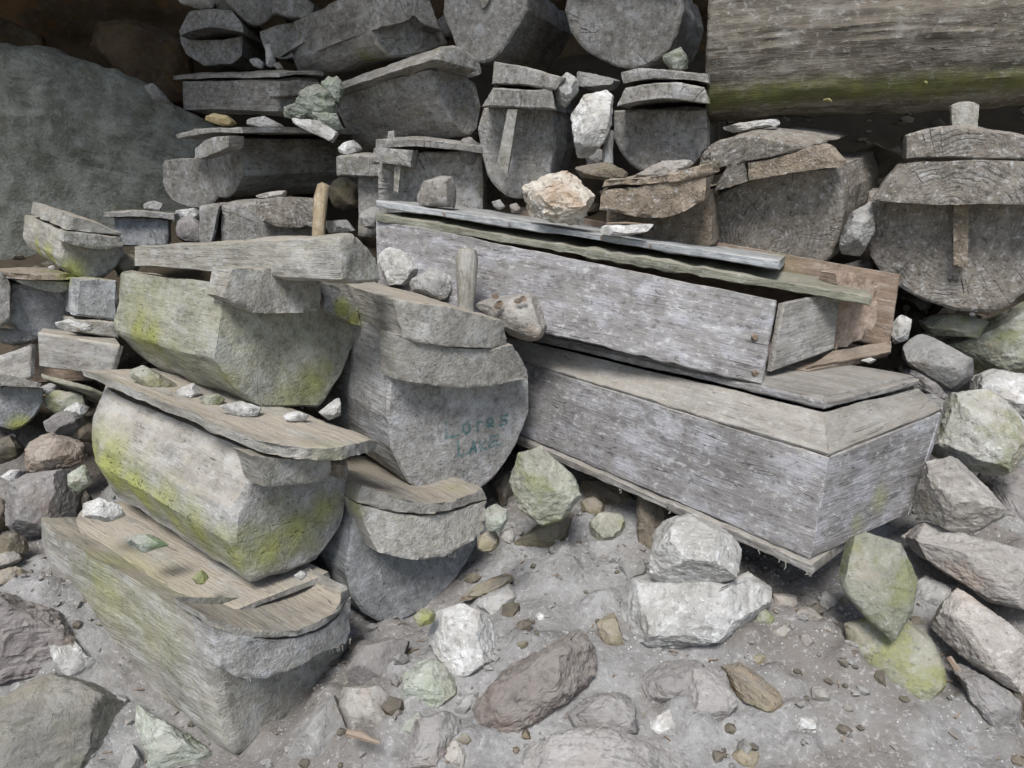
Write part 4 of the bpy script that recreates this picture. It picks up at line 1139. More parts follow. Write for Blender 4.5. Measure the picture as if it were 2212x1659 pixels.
# ------------------------------------------------------------------ the big rock face at the left and other large stones
rock('large smooth grey-green boulder leaning behind the coffins at the left',
     [(-520, 300), (-300, 120), (-60, 122), (120, 120), (260, 148), (430, 205), (580, 255), (620, 470), (500, 600), (300, 660), (100, 700), (-300, 740), (-520, 600)],
     4.4, S_FACE, thick=.2, seed=901, sub=6, facets=0, rough=.05, e=.34, strata=.02, cat='boulder', name='boulder', group=None)
rock('dark brown ledge of rock above the smooth rock face',
     [(-300, 60), (-100, 10), (130, 60), (200, 90), (190, 130), (110, 140), (-100, 160), (-300, 170)], 4.9, S_WALL, thick=.6, seed=902, sub=5, facets=8, rough=.06, cat='rock', group=None)
rock('brown block of rock in the dark behind the small octagonal coffin',
     [(190, 60), (300, 40), (400, 80), (420, 200), (390, 240), (300, 190), (200, 120)], 5.3, S_WALL, thick=.6, seed=903, sub=5, facets=8, rough=.06, cat='rock', group=None)

def R(label, pts, d, mat, snap=True, **kw):
    a = np.array(pts, float)
    lo, hi = a.min(axis=0), a.max(axis=0)
    cx_ = (lo[0] + hi[0]) / 2
    if snap and (hi[1] > 1240 or (hi[1] > 1085 and 1020 < cx_ < 1500)) and not (hi[0] < 690 and hi[1] < 1270):      # stones lying on the ground: at the distance where they touch it
        h = ground_hit((lo[0] + hi[0]) / 2, min(1690, hi[1] - .4 * (hi[1] - lo[1])))
        if h and abs(h - d) < .35:
            d = h
    return rock(label, pts, d, mat, **kw)

# stones on the open plank coffin and behind it
R('white and orange broken rock resting on the lid of the open plank coffin', [(1112, 432), (1135, 396), (1190, 376), (1240, 366), (1270, 390), (1298, 420), (1300, 470), (1260, 487), (1200, 480), (1160, 466), (1120, 470)], 2.64, S_ORANGE, rough=.13, facets=12)
R('smooth tan trapezoid stone on the far end of the open coffin lid', [(893, 432), (915, 385), (945, 372), (985, 380), (1003, 410), (1006, 447), (940, 446), (905, 445)], 2.92, S_TAN, rough=.04)
R('thin flat white shard lying on the open coffin lid right of the orange rock', [(1278, 492), (1300, 484), (1350, 487), (1413, 485), (1400, 501), (1350, 511), (1300, 506)], 2.56, S_WHITE, thick=.9, rough=.06)
R('small white chip left of the orange rock on the lid', [(1062, 436), (1080, 431), (1096, 452), (1070, 454)], 2.85, S_WHITE, sub=4)
R('small pinkish chip touching the left foot of the orange rock', [(1100, 443), (1116, 438), (1130, 458), (1105, 462)], 2.75, S_TAN, sub=4)
R('bright white jagged rock behind the slab lid of the front left stack', [(815, 548), (845, 530), (880, 545), (910, 572), (905, 605), (860, 630), (822, 610)], 2.86, S_WHITE, rough=.08)
R('grey wedge of rock left of the upright wooden handle', [(878, 605), (930, 575), (985, 600), (988, 640), (940, 652), (890, 635)], 2.78, S_GREY, rough=.06)
R('pinkish flat rock with brown flakes right of the upright wooden handle', [(1028, 636), (1065, 625), (1165, 632), (1190, 690), (1180, 726), (1140, 743), (1100, 728), (1075, 692), (1030, 670)], 2.58, S_TAN, rough=.05, seed=77)
R('knobbly grey stone perched beside the lid of the pegged coffin', [(1197, 182), (1225, 155), (1250, 175), (1250, 215), (1225, 233), (1198, 215)], 2.95, S_WHITE, rough=.05)
R('tall white tooth-shaped rock between two upper coffins', [(1232, 250), (1262, 210), (1310, 200), (1335, 222), (1330, 265), (1308, 300), (1285, 330), (1265, 352), (1246, 350), (1240, 300)], 2.92, S_WHITE, rough=.07)
R('dark crumbly stone under the tall white tooth-shaped rock', [(1240, 358), (1310, 350), (1365, 376), (1330, 392), (1255, 384)], 2.90, S_DARK)
R('pale wedge-shaped slab leaning on the rotten brown coffin', [(1345, 388), (1430, 348), (1492, 350), (1505, 375), (1460, 392)], 2.74, S_TAN, thick=.7)
R('small greenish stone on the lid below the long horizontal log', [(1430, 118), (1470, 104), (1492, 135), (1488, 150), (1440, 152)], 3.2, S_PALEG, sub=4)
R('flat dark stone with a white edge beneath the rounded cropped coffin end', [(1240, 150), (1345, 175), (1335, 196), (1285, 198), (1245, 180)], 3.25, S_GREY, sub=4)
R('thin white strip of stone under the long horizontal log', [(1550, 272), (1600, 263), (1700, 261), (1692, 275), (1610, 281), (1560, 285)], 2.92, S_WHITE, thick=.7)
R('curved grey stone wedged between the two big ringed coffins', [(1814, 512), (1835, 462), (1880, 437), (1888, 500), (1855, 565), (1820, 548)], 2.68, S_GREY)
# pale green pile, upper left
R('pale green rock, topmost of the pile in the upper left', [(688, 168), (730, 155), (744, 195), (738, 240), (704, 200)], 3.82, S_PALEG, sub=5, rough=.12, strata=.05)
R('largest pale green rock in the middle of the upper left pile', [(640, 226), (652, 198), (690, 178), (725, 208), (738, 245), (700, 262), (660, 252)], 3.76, S_PALEG, rough=.12, strata=.06)
R('pale block at the left foot of the pale green rocks', [(609, 236), (650, 220), (682, 245), (662, 259), (612, 256)], 3.76, S_PALEG, sub=5, rough=.12, strata=.05)
R('squat green-tinted rock at the right of the upper left pile', [(675, 246), (735, 243), (746, 276), (700, 280)], 3.74, S_PALEG, sub=5, rough=.12, strata=.05)
R('layered white splinter of rock, lowest of the upper left pile', [(622, 258), (690, 262), (742, 290), (747, 318), (700, 298), (640, 275)], 3.70, S_WHITE, sub=4, rough=.09)
R('ochre yellow stone on the lid of the gaping log coffin', [(434, 262), (462, 247), (500, 249), (522, 265), (480, 272)], 4.0, stone('yellow_stone', base=(.48, .38, .20), alt=(.34, .25, .13), spots=.3), sub=4)
R('long white stone on the lid of the gaping log coffin', [(520, 266), (570, 251), (595, 260), (625, 272), (600, 278), (540, 277)], 4.0, S_WHITE, sub=4)
R('round pale pebble in the dark under the squat round coffin end', [(538, 130), (556, 125), (574, 135), (565, 148), (545, 144)], 4.3, S_WHITE, sub=3)
R('narrow white upright stone beside the squat round coffin end', [(573, 98), (584, 96), (598, 138), (590, 146), (575, 142)], 4.3, S_WHITE, sub=4)
R('small pink stone at the foot of the narrow white upright one', [(588, 142), (602, 133), (614, 148), (598, 153)], 4.25, S_TAN, sub=3)
R('yellowish rock shelf at the top edge above the octagonal coffin', [(378, 2), (410, -8), (470, -4), (480, 10), (430, 18), (384, 16)], 4.7, S_TAN, sub=4)
R('small grey stone on the crest of the smooth rock face', [(305, 190), (330, 180), (360, 205), (368, 222), (330, 215)], 4.35, S_GREY, sub=4)
R('tiny pale stone on top of the dark brown ledge', [(133, 140), (150, 133), (162, 143), (140, 150)], 4.3, S_GREY, sub=3)
R('white-edged stone at the foot of the short log stub', [(376, 458), (420, 448), (445, 470), (400, 482)], 3.7, S_WHITE, sub=4)
R('bluish stone slab right of the straw-coloured stick', [(700, 478), (750, 474), (768, 498), (710, 505)], 3.2, S_GREY, sub=4)
R('thin orange-grey flake on top of the chipped-lip coffin', [(540, 426), (600, 411), (637, 408), (622, 423), (570, 430)], 3.28, S_TAN, sub=4)
# right-hand scree
R('smooth grey trapezoid rock right of the closed plank coffin', [(1952, 770), (1960, 742), (1990, 712), (2035, 740), (2090, 776), (2092, 815), (2062, 847), (2000, 822)], 2.56, S_GREY, rough=.03, thick=.7)
R('big ochre-mossed boulder at the right edge below the ringed coffin', [(2045, 745), (2120, 690), (2212, 650), (2290, 690), (2280, 830), (2180, 815), (2100, 800), (2060, 780)], 2.82, S_GREEN, rough=.05, sub=6)
R('white veined rock at the right edge above the moss-patched boulder', [(2100, 815), (2150, 795), (2212, 808), (2280, 870), (2230, 915), (2150, 885), (2108, 855)], 2.50, S_WHITE, rough=.07)
R('large white boulder patched with green moss at the right edge', [(2015, 925), (2060, 850), (2130, 838), (2205, 895), (2240, 985), (2160, 1025), (2050, 1022), (2008, 975)], 2.40, stone('moss_patched_limestone', base=(.47, .46, .42), alt=(.33, .325, .28), spot=(.64, .64, .61), spots=.6, moss=.45), rough=.05, sub=6)
R('rounded two-tone boulder right of the closed plank coffin end', [(1960, 1070), (2008, 1000), (2065, 984), (2130, 1040), (2172, 1110), (2152, 1162), (2070, 1152), (1988, 1122)], 2.22, S_TAN, rough=.05, sub=6)
R('long flat pinkish-grey slab sloping down at the right edge', [(1893, 1122), (1960, 1122), (2100, 1158), (2230, 1185), (2300, 1260), (2230, 1305), (2130, 1292), (2000, 1212), (1900, 1152)], 2.18, stone('pink_grey_slab', base=(.34, .32, .295), alt=(.24, .22, .20), spot=(.50, .47, .44), spots=.3, stain=(.34, .25, .20), stains=.4), thick=.45, rough=.04, sub=6, snap=False)
R('upper of two leaf-shaped greenish stones under the plank coffin corner', [(1818, 1175), (1870, 1152), (1940, 1170), (1972, 1240), (1962, 1310), (1925, 1378), (1880, 1342), (1830, 1290), (1808, 1230)], 1.99, S_GREEN, thick=.4, rough=.03, facets=3, sub=6, seed=301, snap=False)
R('lower of two leaf-shaped greenish stones, standing in the gravel', [(1832, 1362), (1900, 1335), (1962, 1312), (2000, 1360), (2028, 1430), (2027, 1502), (1960, 1500), (1890, 1462), (1840, 1412)], 1.99, stone('leafshaped_moss_stone', base=(.35, .345, .27), alt=(.25, .25, .18), spots=.4, moss=.75, mossc=(.33, .35, .12)), thick=.4, rough=.03, facets=3, sub=6, seed=302)
R('small cracked block between the leaf-shaped stone and the pink slab', [(1962, 1285), (2000, 1244), (2064, 1270), (2052, 1312), (2000, 1335)], 2.08, S_GREY)
R('pinkish square-cut slab at the lower right', [(2008, 1362), (2075, 1278), (2150, 1325), (2215, 1375), (2235, 1440), (2207, 1488), (2120, 1452)], 1.95, stone('pink_cut_stone', base=(.41, .375, .34), alt=(.29, .26, .235), spot=(.55, .53, .50), spots=.5, stain=(.36, .27, .21), stains=.4), thick=.5, rough=.04, sub=6, snap=False)
R('dark rock shadowed at the right edge under the pinkish square-cut slab', [(2185, 1500), (2240, 1470), (2300, 1500), (2300, 1640), (2225, 1640), (2195, 1580)], 1.85, S_DARK)
R('brown wedge of rock below the pinkish square-cut slab', [(2060, 1425), (2110, 1455), (2200, 1500), (2190, 1560), (2165, 1595), (2100, 1520)], 1.95, S_PURP)
R('flat stone bridging the gap under the big dark ringed coffin', [(1965, 682), (2060, 676), (2135, 700), (2118, 735), (1990, 718)], 2.82, S_GREEN, sub=4)
R('white stone squeezed against the open plank coffin end', [(1925, 700), (1945, 678), (1968, 690), (1960, 735), (1930, 745)], 2.72, S_WHITE, sub=4)
R('dark speckled stone under the smooth grey trapezoid rock', [(1930, 790), (1990, 800), (2060, 845), (2050, 880), (1990, 850)], 2.58, S_PURP, sub=4)
R('mottled stone behind the closed plank coffin corner', [(1985, 850), (2040, 850), (2060, 900), (2040, 930), (1995, 890)], 2.52, S_GREY, sub=4)
R('tiny bright white chip on the plank coffin lid', [(1858, 778), (1880, 772), (1895, 778), (1880, 786)], 2.50, S_WHITE, sub=3)
R('grey rock in the shade between the boulders at the right', [(2110, 1020), (2212, 1010), (2300, 1060), (2290, 1170), (2200, 1180), (2150, 1090)], 2.55, S_PURP)
# under the closed plank coffin
R('pale square rock propping the closed plank coffin', [(1404, 1252), (1410, 1152), (1440, 1112), (1500, 1110), (1560, 1132), (1602, 1182), (1586, 1242), (1540, 1266), (1420, 1268)], 2.12, S_WHITE, rough=.05, sub=6, thick=.8, seed=411, snap=False)
R('largest pale rounded rock, under the pale square one', [(1328, 1322), (1358, 1262), (1420, 1238), (1600, 1255), (1640, 1202), (1670, 1240), (1645, 1330), (1606, 1402), (1520, 1412), (1400, 1432), (1348, 1402)], 2.06, S_WHITE, rough=.05, sub=6, thick=.7, seed=412)
R('mossy brown-capped boulder under the left end of the closed plank coffin', [(1098, 1042), (1120, 980), (1170, 963), (1240, 1028), (1256, 1070), (1212, 1132), (1165, 1140), (1120, 1102)], 2.42, S_GREEN, rough=.06, sub=6)
R('ochre brown wedge stone lying on the gravel under the mossy boulder', [(1108, 1172), (1160, 1132), (1240, 1088), (1256, 1112), (1232, 1172), (1190, 1222), (1130, 1207)], 2.36, S_BROWN, rough=.04)
R('pale green chip beside the round-bottomed coffin', [(1044, 1100), (1070, 1088), (1098, 1100), (1100, 1125), (1085, 1150), (1052, 1146)], 2.16, S_PALEG, sub=4)
R('brown crumbling chip below the pale green chip', [(1075, 1152), (1110, 1136), (1120, 1165), (1095, 1178)], 2.18, S_TAN, sub=4)
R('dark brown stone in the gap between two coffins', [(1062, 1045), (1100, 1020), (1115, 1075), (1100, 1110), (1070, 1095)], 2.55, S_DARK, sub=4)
R('small round mossy stone right of the mossy boulder', [(1252, 1085), (1280, 1070), (1308, 1090), (1300, 1118), (1262, 1120)], 2.55, S_BROWN, sub=4)
R('greenish half-buried stone in the shade under the plank coffin', [(1270, 1130), (1300, 1105), (1345, 1110), (1358, 1150), (1320, 1178), (1280, 1165)], 2.46, S_GREEN, sub=4)
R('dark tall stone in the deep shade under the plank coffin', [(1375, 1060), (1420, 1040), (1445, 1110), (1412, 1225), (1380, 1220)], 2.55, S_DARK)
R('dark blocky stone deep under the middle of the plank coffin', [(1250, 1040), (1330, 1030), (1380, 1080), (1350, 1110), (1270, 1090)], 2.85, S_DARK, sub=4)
R('brown stone at the foot of the round-bottomed coffin', [(1030, 1160), (1065, 1140), (1085, 1170), (1060, 1195), (1032, 1195)], 2.20, S_BROWN, sub=4)
R('bluish stone left of the largest pale rounded rock', [(1330, 1215), (1390, 1205), (1400, 1250), (1350, 1262)], 2.30, S_GREY, sub=4)
R('greenish tan stone against the left side of the largest pale rounded rock', [(1288, 1350), (1325, 1310), (1345, 1380), (1370, 1430), (1310, 1420)], 2.08, S_BROWN, sub=4)
# centre foreground
R('white heart-shaped rock on the gravel in the foreground', [(918, 1372), (940, 1322), (1000, 1304), (1060, 1340), (1092, 1392), (1070, 1442), (1022, 1492), (990, 1472), (940, 1412)], 1.98, S_WHITE, rough=.05, sub=6, thick=.55)
R('pale pointed rock behind the white heart-shaped one', [(1018, 1312), (1050, 1284), (1105, 1254), (1124, 1280), (1110, 1332), (1076, 1348)], 2.08, S_WHITE, rough=.04)
R('purple-grey angular stone at the foot of the lower left coffin', [(748, 1442), (780, 1395), (850, 1383), (897, 1394), (892, 1420), (850, 1452), (820, 1492), (760, 1487)], 1.92, S_PURP, rough=.04)
R('tan angular stone in front of the purple-grey one', [(713, 1505), (740, 1484), (820, 1488), (872, 1535), (850, 1582), (800, 1602), (740, 1562)], 1.84, S_TAN, rough=.04)
R('grey upright slab leaning at the bottom beside the lower left coffin', [(640, 1590), (690, 1528), (722, 1510), (752, 1540), (752, 1622), (722, 1655), (598, 1652)], 1.76, S_GREY, rough=.03, thick=.5)
R('low dusty greenish stone under the white heart-shaped rock', [(850, 1470), (930, 1415), (990, 1472), (1000, 1515), (930, 1540), (870, 1520)], 1.95, S_PALEG, thick=.6)
R('small greenish stone between the tan stone and the gravel', [(865, 1560), (905, 1540), (925, 1565), (905, 1590), (870, 1592)], 1.86, S_PALEG, sub=4)
R('mossy pebble glowing yellow-green below the round-bottomed coffin', [(893, 1330), (915, 1312), (945, 1318), (940, 1345), (905, 1355)], 2.05, stone('bright_moss_stone', base=(.27, .27, .16), alt=(.20, .20, .11), spots=.3, moss=.7, mossc=(.30, .32, .08)), sub=4)
R('brown flat stone half sunk behind the pale pointed rock', [(985, 1300), (1030, 1262), (1110, 1230), (1125, 1245), (1060, 1285)], 2.16, S_BROWN, sub=4)
R('white pebble on the gravel right of the pale pointed rock', [(1152, 1330), (1166, 1322), (1182, 1332), (1176, 1346), (1158, 1346)], 2.08, S_WHITE, sub=3)
R('dark red-brown pebble on the gravel edge in the centre', [(1112, 1388), (1135, 1380), (1146, 1392), (1122, 1404)], 2.02, S_BROWN, sub=3)
R('flat grey pebble at the tip of the white heart-shaped rock', [(975, 1540), (1010, 1500), (1040, 1490), (1030, 1520), (990, 1560)], 1.92, S_GREY, sub=4)
R('left of two dusty half-sunken stones in the right foreground', [(1478, 1532), (1500, 1452), (1548, 1440), (1592, 1510), (1602, 1562), (1520, 1582)], 1.92, S_BED, sub=5)
R('brown-topped half-sunken stone beside the dusty one in the right foreground', [(1545, 1452), (1600, 1430), (1680, 1480), (1692, 1532), (1640, 1543), (1570, 1502)], 1.94, S_BROWN, sub=5)
R('grooved dusty stone below the largest pale rounded rock', [(1378, 1470), (1440, 1424), (1530, 1430), (1532, 1480), (1490, 1545), (1400, 1515)], 1.97, S_BED, strata=.03)
R('small whitish stone in front of the grooved dusty stone', [(1400, 1548), (1450, 1530), (1472, 1560), (1442, 1592), (1404, 1582)], 1.90, S_WHITE, sub=4)
R('rounded brown half-buried stone in the centre foreground', [(1225, 1545), (1300, 1488), (1370, 1500), (1400, 1562), (1330, 1602), (1240, 1595)], 1.91, S_BED)
R('broad dusty bedrock hump at the bottom centre', [(1030, 1672), (1150, 1612), (1250, 1580), (1400, 1588), (1560, 1655), (1500, 1720), (1100, 1730)], 1.80, S_BED, sub=6, thick=.5)
R('long brown bedrock slab slanting across the centre foreground', [(985, 1570), (1080, 1450), (1270, 1348), (1305, 1370), (1285, 1475), (1150, 1565), (1010, 1635)], 1.90, stone('brown_bedrock', base=(.22, .195, .175), alt=(.15, .128, .112), spot=(.33, .31, .29), spots=.3, stain=(.18, .12, .10), stains=.5, dust=.35), sub=6, thick=.45)
R('brown sunken stone at the bottom left of centre', [(860, 1660), (890, 1560), (985, 1535), (1005, 1600), (950, 1680)], 1.80, S_BED)
R('small tan stone at the bottom edge left of the bedrock hump', [(950, 1640), (975, 1600), (1010, 1610), (1010, 1655), (965, 1672)], 1.77, S_TAN, sub=4)
R('pale blue-grey pebble near the bottom centre', [(965, 1580), (985, 1565), (1000, 1578), (980, 1592)], 1.86, S_GREY, sub=3)
R('orange-brown pebble near the bottom centre', [(972, 1600), (1000, 1585), (1025, 1595), (1010, 1612), (980, 1614)], 1.83, S_BROWN, sub=3)
R('pale pebble on the bedrock hump', [(1322, 1575), (1340, 1560), (1372, 1575), (1368, 1592), (1330, 1594)], 1.85, S_GREY, sub=3)
R('dark red stone at the bottom right', [(1570, 1640), (1600, 1615), (1650, 1625), (1640, 1655), (1590, 1665)], 1.80, S_BROWN, sub=4)
for i, (u, v, s, m, lb) in enumerate([(1648, 1335, 26, S_GREEN, 'upright mossy chip in the rubble right of the largest pale rock'), (1700, 1300, 34, S_GREY, 'pale chip at the top of the rubble below the plank corner'),
        (1745, 1330, 30, S_TAN, 'tan chip in the rubble below the plank corner'), (1690, 1368, 24, S_TAN, 'small stained chip low in the rubble below the plank corner'), (1742, 1385, 20, S_PURP, 'small dark chip low in the rubble below the plank corner'),
        (1640, 1425, 18, S_BROWN, 'ochre pebble below the largest pale rounded rock'), (1785, 1300, 26, S_GREY, 'grey chip in the rubble touching the leaf-shaped stones'), (1830, 1300, 16, S_BROWN, 'tiny brown chip left of the leaf-shaped stones'),
        (1770, 1500, 26, S_BED, 'dusty chip on the open gravel at the right'), (1740, 1560, 30, S_WHITE, 'white chip on the open gravel at the right')]):
    rg = random.Random(i + 50)
    R(lb, [(u + s * math.cos(a) * rg.uniform(.7, 1.15), v + s * .8 * math.sin(a) * rg.uniform(.7, 1.15)) for a in np.linspace(0, 5.6, 7)], 2.05 if v < 1450 else 1.93, m, sub=4)
# lower left
R('large flat grey-brown rock in the bottom left corner', [(-90, 1560), (0, 1500), (100, 1462), (220, 1480), (276, 1530), (270, 1602), (232, 1672), (100, 1720), (-90, 1720)], 1.80, stone('corner_rock', base=(.28, .265, .235), alt=(.18, .17, .15), spot=(.40, .39, .36), spots=.45, moss=.15, band=.35), sub=6, thick=.45, rough=.035)
R('white rough rock beside the flank of the lower left coffin', [(106, 1370), (130, 1355), (160, 1380), (185, 1420), (216, 1440), (222, 1466), (165, 1474), (110, 1462)], 1.95, S_WHITE, rough=.07)
R('streaked purple-brown bedrock slope at the lower left edge', [(-90, 1300), (50, 1240), (110, 1325), (185, 1392), (205, 1450), (100, 1476), (-90, 1530)], 2.12, stone('purple_streaked_rock', base=(.24, .215, .205), alt=(.145, .125, .12), spot=(.36, .33, .32), spots=.25, band=.7), sub=6, thick=.35)
R('grey-green rock under the flank of the lower left coffin', [(285, 1500), (400, 1588), (500, 1672), (300, 1690), (275, 1590)], 1.93, S_PALEG, sub=5)
R('small pale stone in the bottom left crevice', [(250, 1668), (280, 1600), (315, 1665), (290, 1690)], 1.80, S_GREY, sub=4)
R('white rough stone on the back of the lower left coffin lid', [(174, 1112), (185, 1085), (215, 1074), (255, 1095), (268, 1118), (230, 1130)], 2.20, S_WHITE, rough=.08)
R('grey-green stone with white edge on the lower left coffin lid', [(265, 1170), (300, 1148), (355, 1163), (362, 1182), (310, 1194)], 2.06, S_PALEG, sub=4)
R('small round white pebble on the lower left coffin lid', [(411, 1250), (435, 1231), (454, 1245), (440, 1262), (420, 1262)], 1.96, S_WHITE, sub=4)
R('small pale pebble at the right of the lower left coffin lid', [(634, 1242), (650, 1232), (668, 1240), (652, 1254)], 1.99, S_WHITE, sub=3)
R('speckled stone under the left end of the pale green-grey coffin', [(272, 802), (310, 788), (384, 828), (372, 852), (320, 844)], 2.46, S_GREEN, sub=4)
R('speckled white stone propping the pale green-grey coffin', [(372, 845), (420, 824), (436, 850), (400, 874)], 2.38, S_WHITE, sub=4)
R('flat dark green stone under the belly of the pale green-grey coffin', [(420, 858), (470, 850), (490, 868), (440, 882)], 2.32, S_GREEN, sub=4)
R('white flat stone wedged on the thin curved lid', [(472, 876), (520, 865), (577, 885), (562, 906), (500, 897)], 2.20, S_WHITE, sub=4, rough=.07)
R('smaller flat white stone right of the wedged one on the thin curved lid', [(606, 896), (640, 887), (674, 900), (650, 914), (615, 910)], 2.20, S_WHITE, sub=4)
R('upright white wedge under the belly of the coffin with handwriting', [(688, 890), (735, 853), (737, 905), (712, 910)], 2.28, S_WHITE, sub=4)
R('pinkish grey block against the mossy middle coffin', [(98, 910), (118, 890), (165, 882), (176, 915), (155, 945), (105, 935)], 2.72, S_PURP)
R('rusty brown rock left of the mossy middle coffin', [(46, 1012), (68, 952), (120, 930), (172, 955), (176, 1000), (100, 1025)], 2.66, stone('rusty_rock', base=(.29, .235, .185), alt=(.20, .16, .125), spot=(.40, .36, .32), spots=.4, stain=(.29, .19, .12), stains=.5))
R('large round purple-brown boulder left of the lower coffins', [(8, 1082), (30, 1040), (60, 1018), (150, 1016), (178, 1070), (150, 1130), (110, 1165), (30, 1150)], 2.55, S_PURP, sub=6, rough=.04)
R('dark brown stone at the left edge under the moss-tipped coffin', [(-30, 960), (20, 940), (52, 962), (45, 995), (-20, 1008)], 2.72, S_DARK, sub=4)
R('green-grey stone between the rusty rock and the mossy coffin', [(150, 1010), (182, 1000), (200, 1048), (175, 1066), (150, 1050)], 2.55, S_PALEG, sub=4)
R('white chip at the left edge above the purple-brown boulder', [(4, 1028), (22, 1014), (50, 1015), (30, 1045)], 2.66, S_WHITE, sub=4)
R('dark stone at the left edge beside the purple-brown boulder', [(-40, 1080), (0, 1070), (22, 1110), (10, 1150), (-40, 1150)], 2.55, S_DARK, sub=4)
R('brown stone under the purple-brown boulder', [(-30, 1160), (30, 1150), (65, 1185), (40, 1215), (-30, 1210)], 2.42, S_DARK, sub=4)
R('pale flat stone at the left edge above the purple bedrock slope', [(-30, 1200), (25, 1192), (48, 1208), (20, 1228), (-30, 1228)], 2.38, S_GREY, sub=4)
R('brown flat stone above the purple bedrock slope', [(-40, 1238), (30, 1225), (60, 1245), (40, 1262), (-40, 1268)], 2.32, S_BROWN, sub=4)
R('dark stone behind the back end of the lower left coffin', [(150, 1070), (190, 1055), (205, 1095), (170, 1120)], 2.66, S_DARK, sub=4)
R('green-grey stone above the pinkish grey block', [(92, 868), (120, 842), (180, 850), (190, 885), (130, 900)], 2.80, S_GREEN, sub=4)
R('white wedge between the green-grey stone and the mossy coffin', [(140, 885), (165, 868), (192, 880), (180, 900), (150, 900)], 2.76, S_WHITE, sub=4)
R('bright white stone on top of the small plank box', [(116, 697), (150, 689), (180, 695), (222, 702), (185, 717), (128, 717)], 2.86, S_WHITE, sub=4)
R('tiny white pebble on the orange-dusted lid at the left edge', [(102, 578), (114, 572), (124, 580), (112, 586)], 3.0, S_WHITE, sub=3)
R('thin grey slat of stone behind the bright white stone', [(180, 690), (250, 700), (252, 716), (200, 712)], 2.92, S_GREY, sub=4)

# stones wedged among the coffins at the back and the left
for lb, u, v, w_, h_, d, m in [
        ('grey stone wedged under the pointed cropped coffin end', 1010, 150, 40, 22, 3.5, S_GREY), ('dark stone in the gap left of the upright-faced coffin', 1012, 330, 26, 34, 3.3, S_PURP),
        ('grey block in the gap between the split-ended coffin and the pointed one', 965, 60, 26, 34, 4.0, S_PURP), ('pale stone at the lower left corner of the tilted grey log coffin', 760, 320, 34, 16, 3.6, S_WHITE),
        ('brown stone deep in the gap right of the gaping log coffin', 745, 420, 40, 40, 4.0, S_BROWN), ('grey stone under the square-ended coffin at its left', 800, 470, 30, 30, 3.45, S_GREY),
        ('dark stone in the gap left of the chipped-lip coffin', 412, 500, 40, 34, 3.6, S_PURP), ('pale stone tucked under the short log coffin stub', 330, 445, 26, 14, 3.7, S_GREY),
        ('brown rock filling the corner under the boat-shaped coffin', 275, 575, 30, 30, 3.2, S_BROWN), ('grey rock at the left edge above the small plank box', 30, 728, 44, 22, 3.0, S_GREY),
        ('brown rock below the small plank box', 70, 850, 40, 26, 2.95, S_BROWN), ('rough dark rock behind the pinkish grey block', 205, 930, 40, 40, 2.9, S_DARK),
        ('grey stone under the dark gap of the small plank box', 108, 842, 26, 16, 2.82, S_GREY), ('dark rock under the cracked ringed coffin at its right', 1850, 590, 40, 34, 3.0, S_PURP),
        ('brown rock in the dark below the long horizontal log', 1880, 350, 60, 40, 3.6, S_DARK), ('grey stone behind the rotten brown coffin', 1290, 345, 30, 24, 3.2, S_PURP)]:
    rg = random.Random(u)
    R(lb, [(u + w_ * math.cos(a) * rg.uniform(.75, 1.1), v + h_ * math.sin(a) * rg.uniform(.75, 1.1)) for a in np.linspace(0, 5.6, 8)], d, m, sub=4)

# loose splinters of wood
for lb, a, b, r in [('thin brown splinter of wood lying in the lower right crevice', P(2050, 1420, 1.98), P(2160, 1595, 1.86), .010),
                    ('orange-brown stick on the ground below the tan angular stone', P(748, 1582, 1.80), P(820, 1605, 1.80), .010),
                    ('reddish splinter on the flat white shard', P(1310, 483, 2.56), P(1412, 486, 2.56), .004)]:
    o = tube(None, 'wood_splinter', [a, a * .6 + b * .4 + [0, 0, .004], b], [r * .8, r, r * .4], PLANKO, 7, .003)
    tag(o, lb, 'splinter', 'loose splinters of wood')
# dry brown leaf flakes on the pinkish flat rock
rg = random.Random(8)
for i, (u, v) in enumerate([(1070, 640), (1080, 655), (1075, 662), (1118, 650), (1130, 645)]):
    c = P(u, v, 2.50)
    V = [c + [.012 * math.cos(t) * (1 + .3 * rg.random()), .004 * math.sin(t * 2) - .004 * rg.random(), .010 * math.sin(t)] for t in np.linspace(0, 5.5, 7)]
    V = np.array(V + [v_ + [0, .0015, 0] for v_ in V])
    f = [tuple(range(7)), tuple(range(13, 6, -1))] + [(k, (k + 1) % 7, 7 + (k + 1) % 7, 7 + k) for k in range(7)]
    o = finish('dry_leaf', V, f, PLANKO)
    tag(o, ['curled brown leaf flake highest on the left of the pinkish flat rock', 'second dry leaf flake from the top left of the pinkish flat rock', 'lowest dry leaf flake on the pinkish flat rock', 'dark leaf flake in the middle of the pinkish flat rock', 'rightmost dry leaf flake on the pinkish flat rock'][i], 'leaf', 'brown leaf flakes on the pinkish rock')

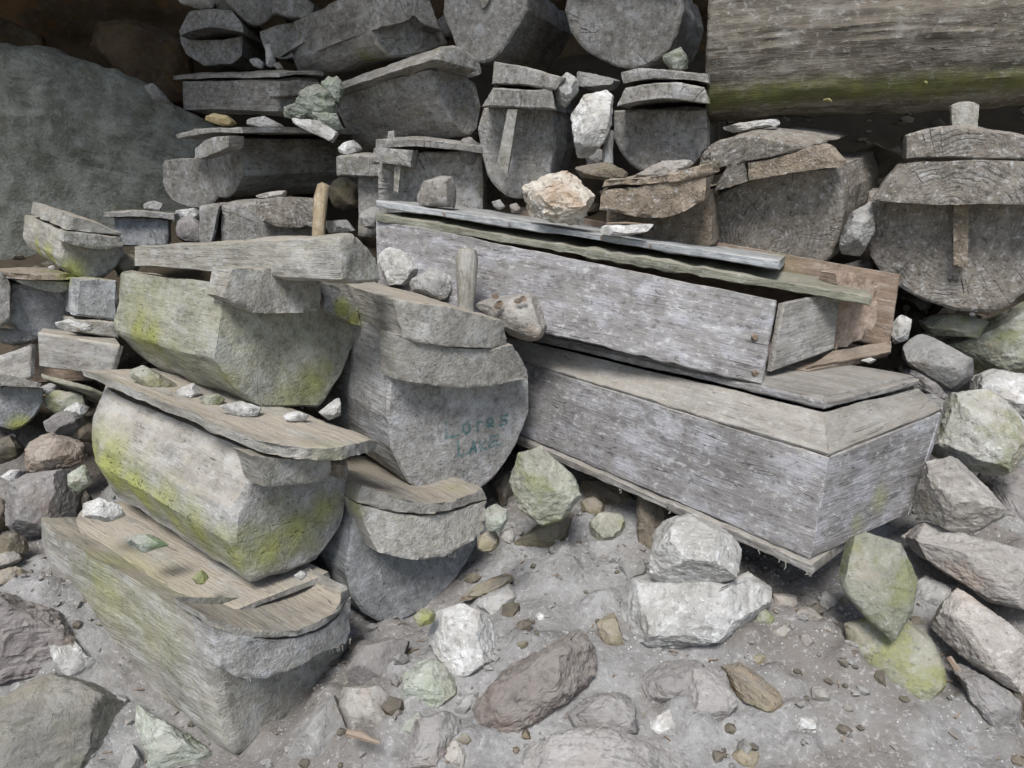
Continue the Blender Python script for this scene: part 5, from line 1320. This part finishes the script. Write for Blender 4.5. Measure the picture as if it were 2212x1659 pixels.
# ------------------------------------------------------------------ gravel strewn over the ground: too many to count
def gravel(name, label, n, region, smin, smax, mat, seed):
    rg = np.random.default_rng(seed)
    V0, F0 = ico(1)
    F0 = np.array(F0)
    x = rg.uniform(region[0], region[1], n); y = rg.uniform(region[2], region[3], n)
    keep = vnoise(np.stack([x * 1.6, y * 1.6, x * 0 + seed], axis=1), seed) > rg.uniform(-.9, .5, n)
    x, y = x[keep], y[keep]; n = len(x)
    z = ground_z(x, y)
    s = smin * (smax / smin) ** (rg.random(n) ** 2.2)
    V, F = [], []
    for i in range(n):
        j = V0 * rg.uniform(.6, 1.2, (len(V0), 1)) * np.array([1, rg.uniform(.6, 1), rg.uniform(.45, .8)])
        a = rg.uniform(0, 6.28); c_, s_ = math.cos(a), math.sin(a)
        j = j @ np.array([[c_, s_, 0], [-s_, c_, 0], [0, 0, 1]])
        V.append(j * s[i] + [x[i], y[i], z[i] + s[i] * .15])
        F.append(F0 + i * len(V0))
    o = finish(name, np.concatenate(V), np.concatenate(F).tolist(), mat, recalc=False, angle=.5)
    tag(o, label, 'gravel', kind='stuff')
gravel('gravel', 'grey gravel strewn over the ground between the rocks', 5200, (-1.9, 2.2, 1.3, 3.2), .003, .016, stone('grey_gravel', base=(.33, .315, .295), alt=(.22, .20, .185), spots=.5, scale=2.0), 4)
gravel('white_grit', 'white grit scattered over the ground', 3000, (-1.6, 2.0, 1.3, 2.9), .0022, .006, stone('white_grit', base=(.58, .57, .55), alt=(.45, .44, .42), scale=2.0), 9)
gravel('rubble', 'small brown rubble in the gaps between rocks', 1000, (-2.6, 2.4, 1.3, 4.0), .010, .036, S_DARK, 15)
gravel('rubble', 'small pale rubble in the gaps between rocks', 1500, (-2.6, 2.4, 1.3, 3.6), .008, .030, S_GREY, 23)

# tiny splinters and leaf bits on the ground
rg = np.random.default_rng(31)
V, F = [], []
for i in range(420):
    x, y = rg.uniform(-1.7, 2.0), rg.uniform(1.35, 2.9)
    z = float(ground_z(x, y)[0]) + .003
    a = rg.uniform(0, 6.28); l = rg.uniform(.006, .03); w = rg.uniform(.0012, .003)
    d = np.array([math.cos(a), math.sin(a), rg.uniform(-.15, .25)]); n = np.array([-math.sin(a), math.cos(a), 0])
    c = np.array([x, y, z]); b = len(V)
    for sx in (-1, 1):
        for sy in (-1, 1):
            for sz in (0, 1):
                V.append(c + d * l * sx * .5 + n * w * sy * (.5 if sx > 0 else 1) + np.array([0, 0, w * sz]))
    F += [tuple(b + k for k in q) for q in ((0, 1, 3, 2), (4, 6, 7, 5), (0, 4, 5, 1), (2, 3, 7, 6), (0, 2, 6, 4), (1, 5, 7, 3))]
tag(finish('wood_litter', np.array(V), F, PLANKO, recalc=False), 'tiny brown wood splinters scattered over the ground', 'litter', kind='stuff')
gravel('rubble', 'dark coarse rubble on the slope behind the coffins', 1500, (-4.2, 3.6, 2.9, 5.6), .025, .10, S_DARK, 41)
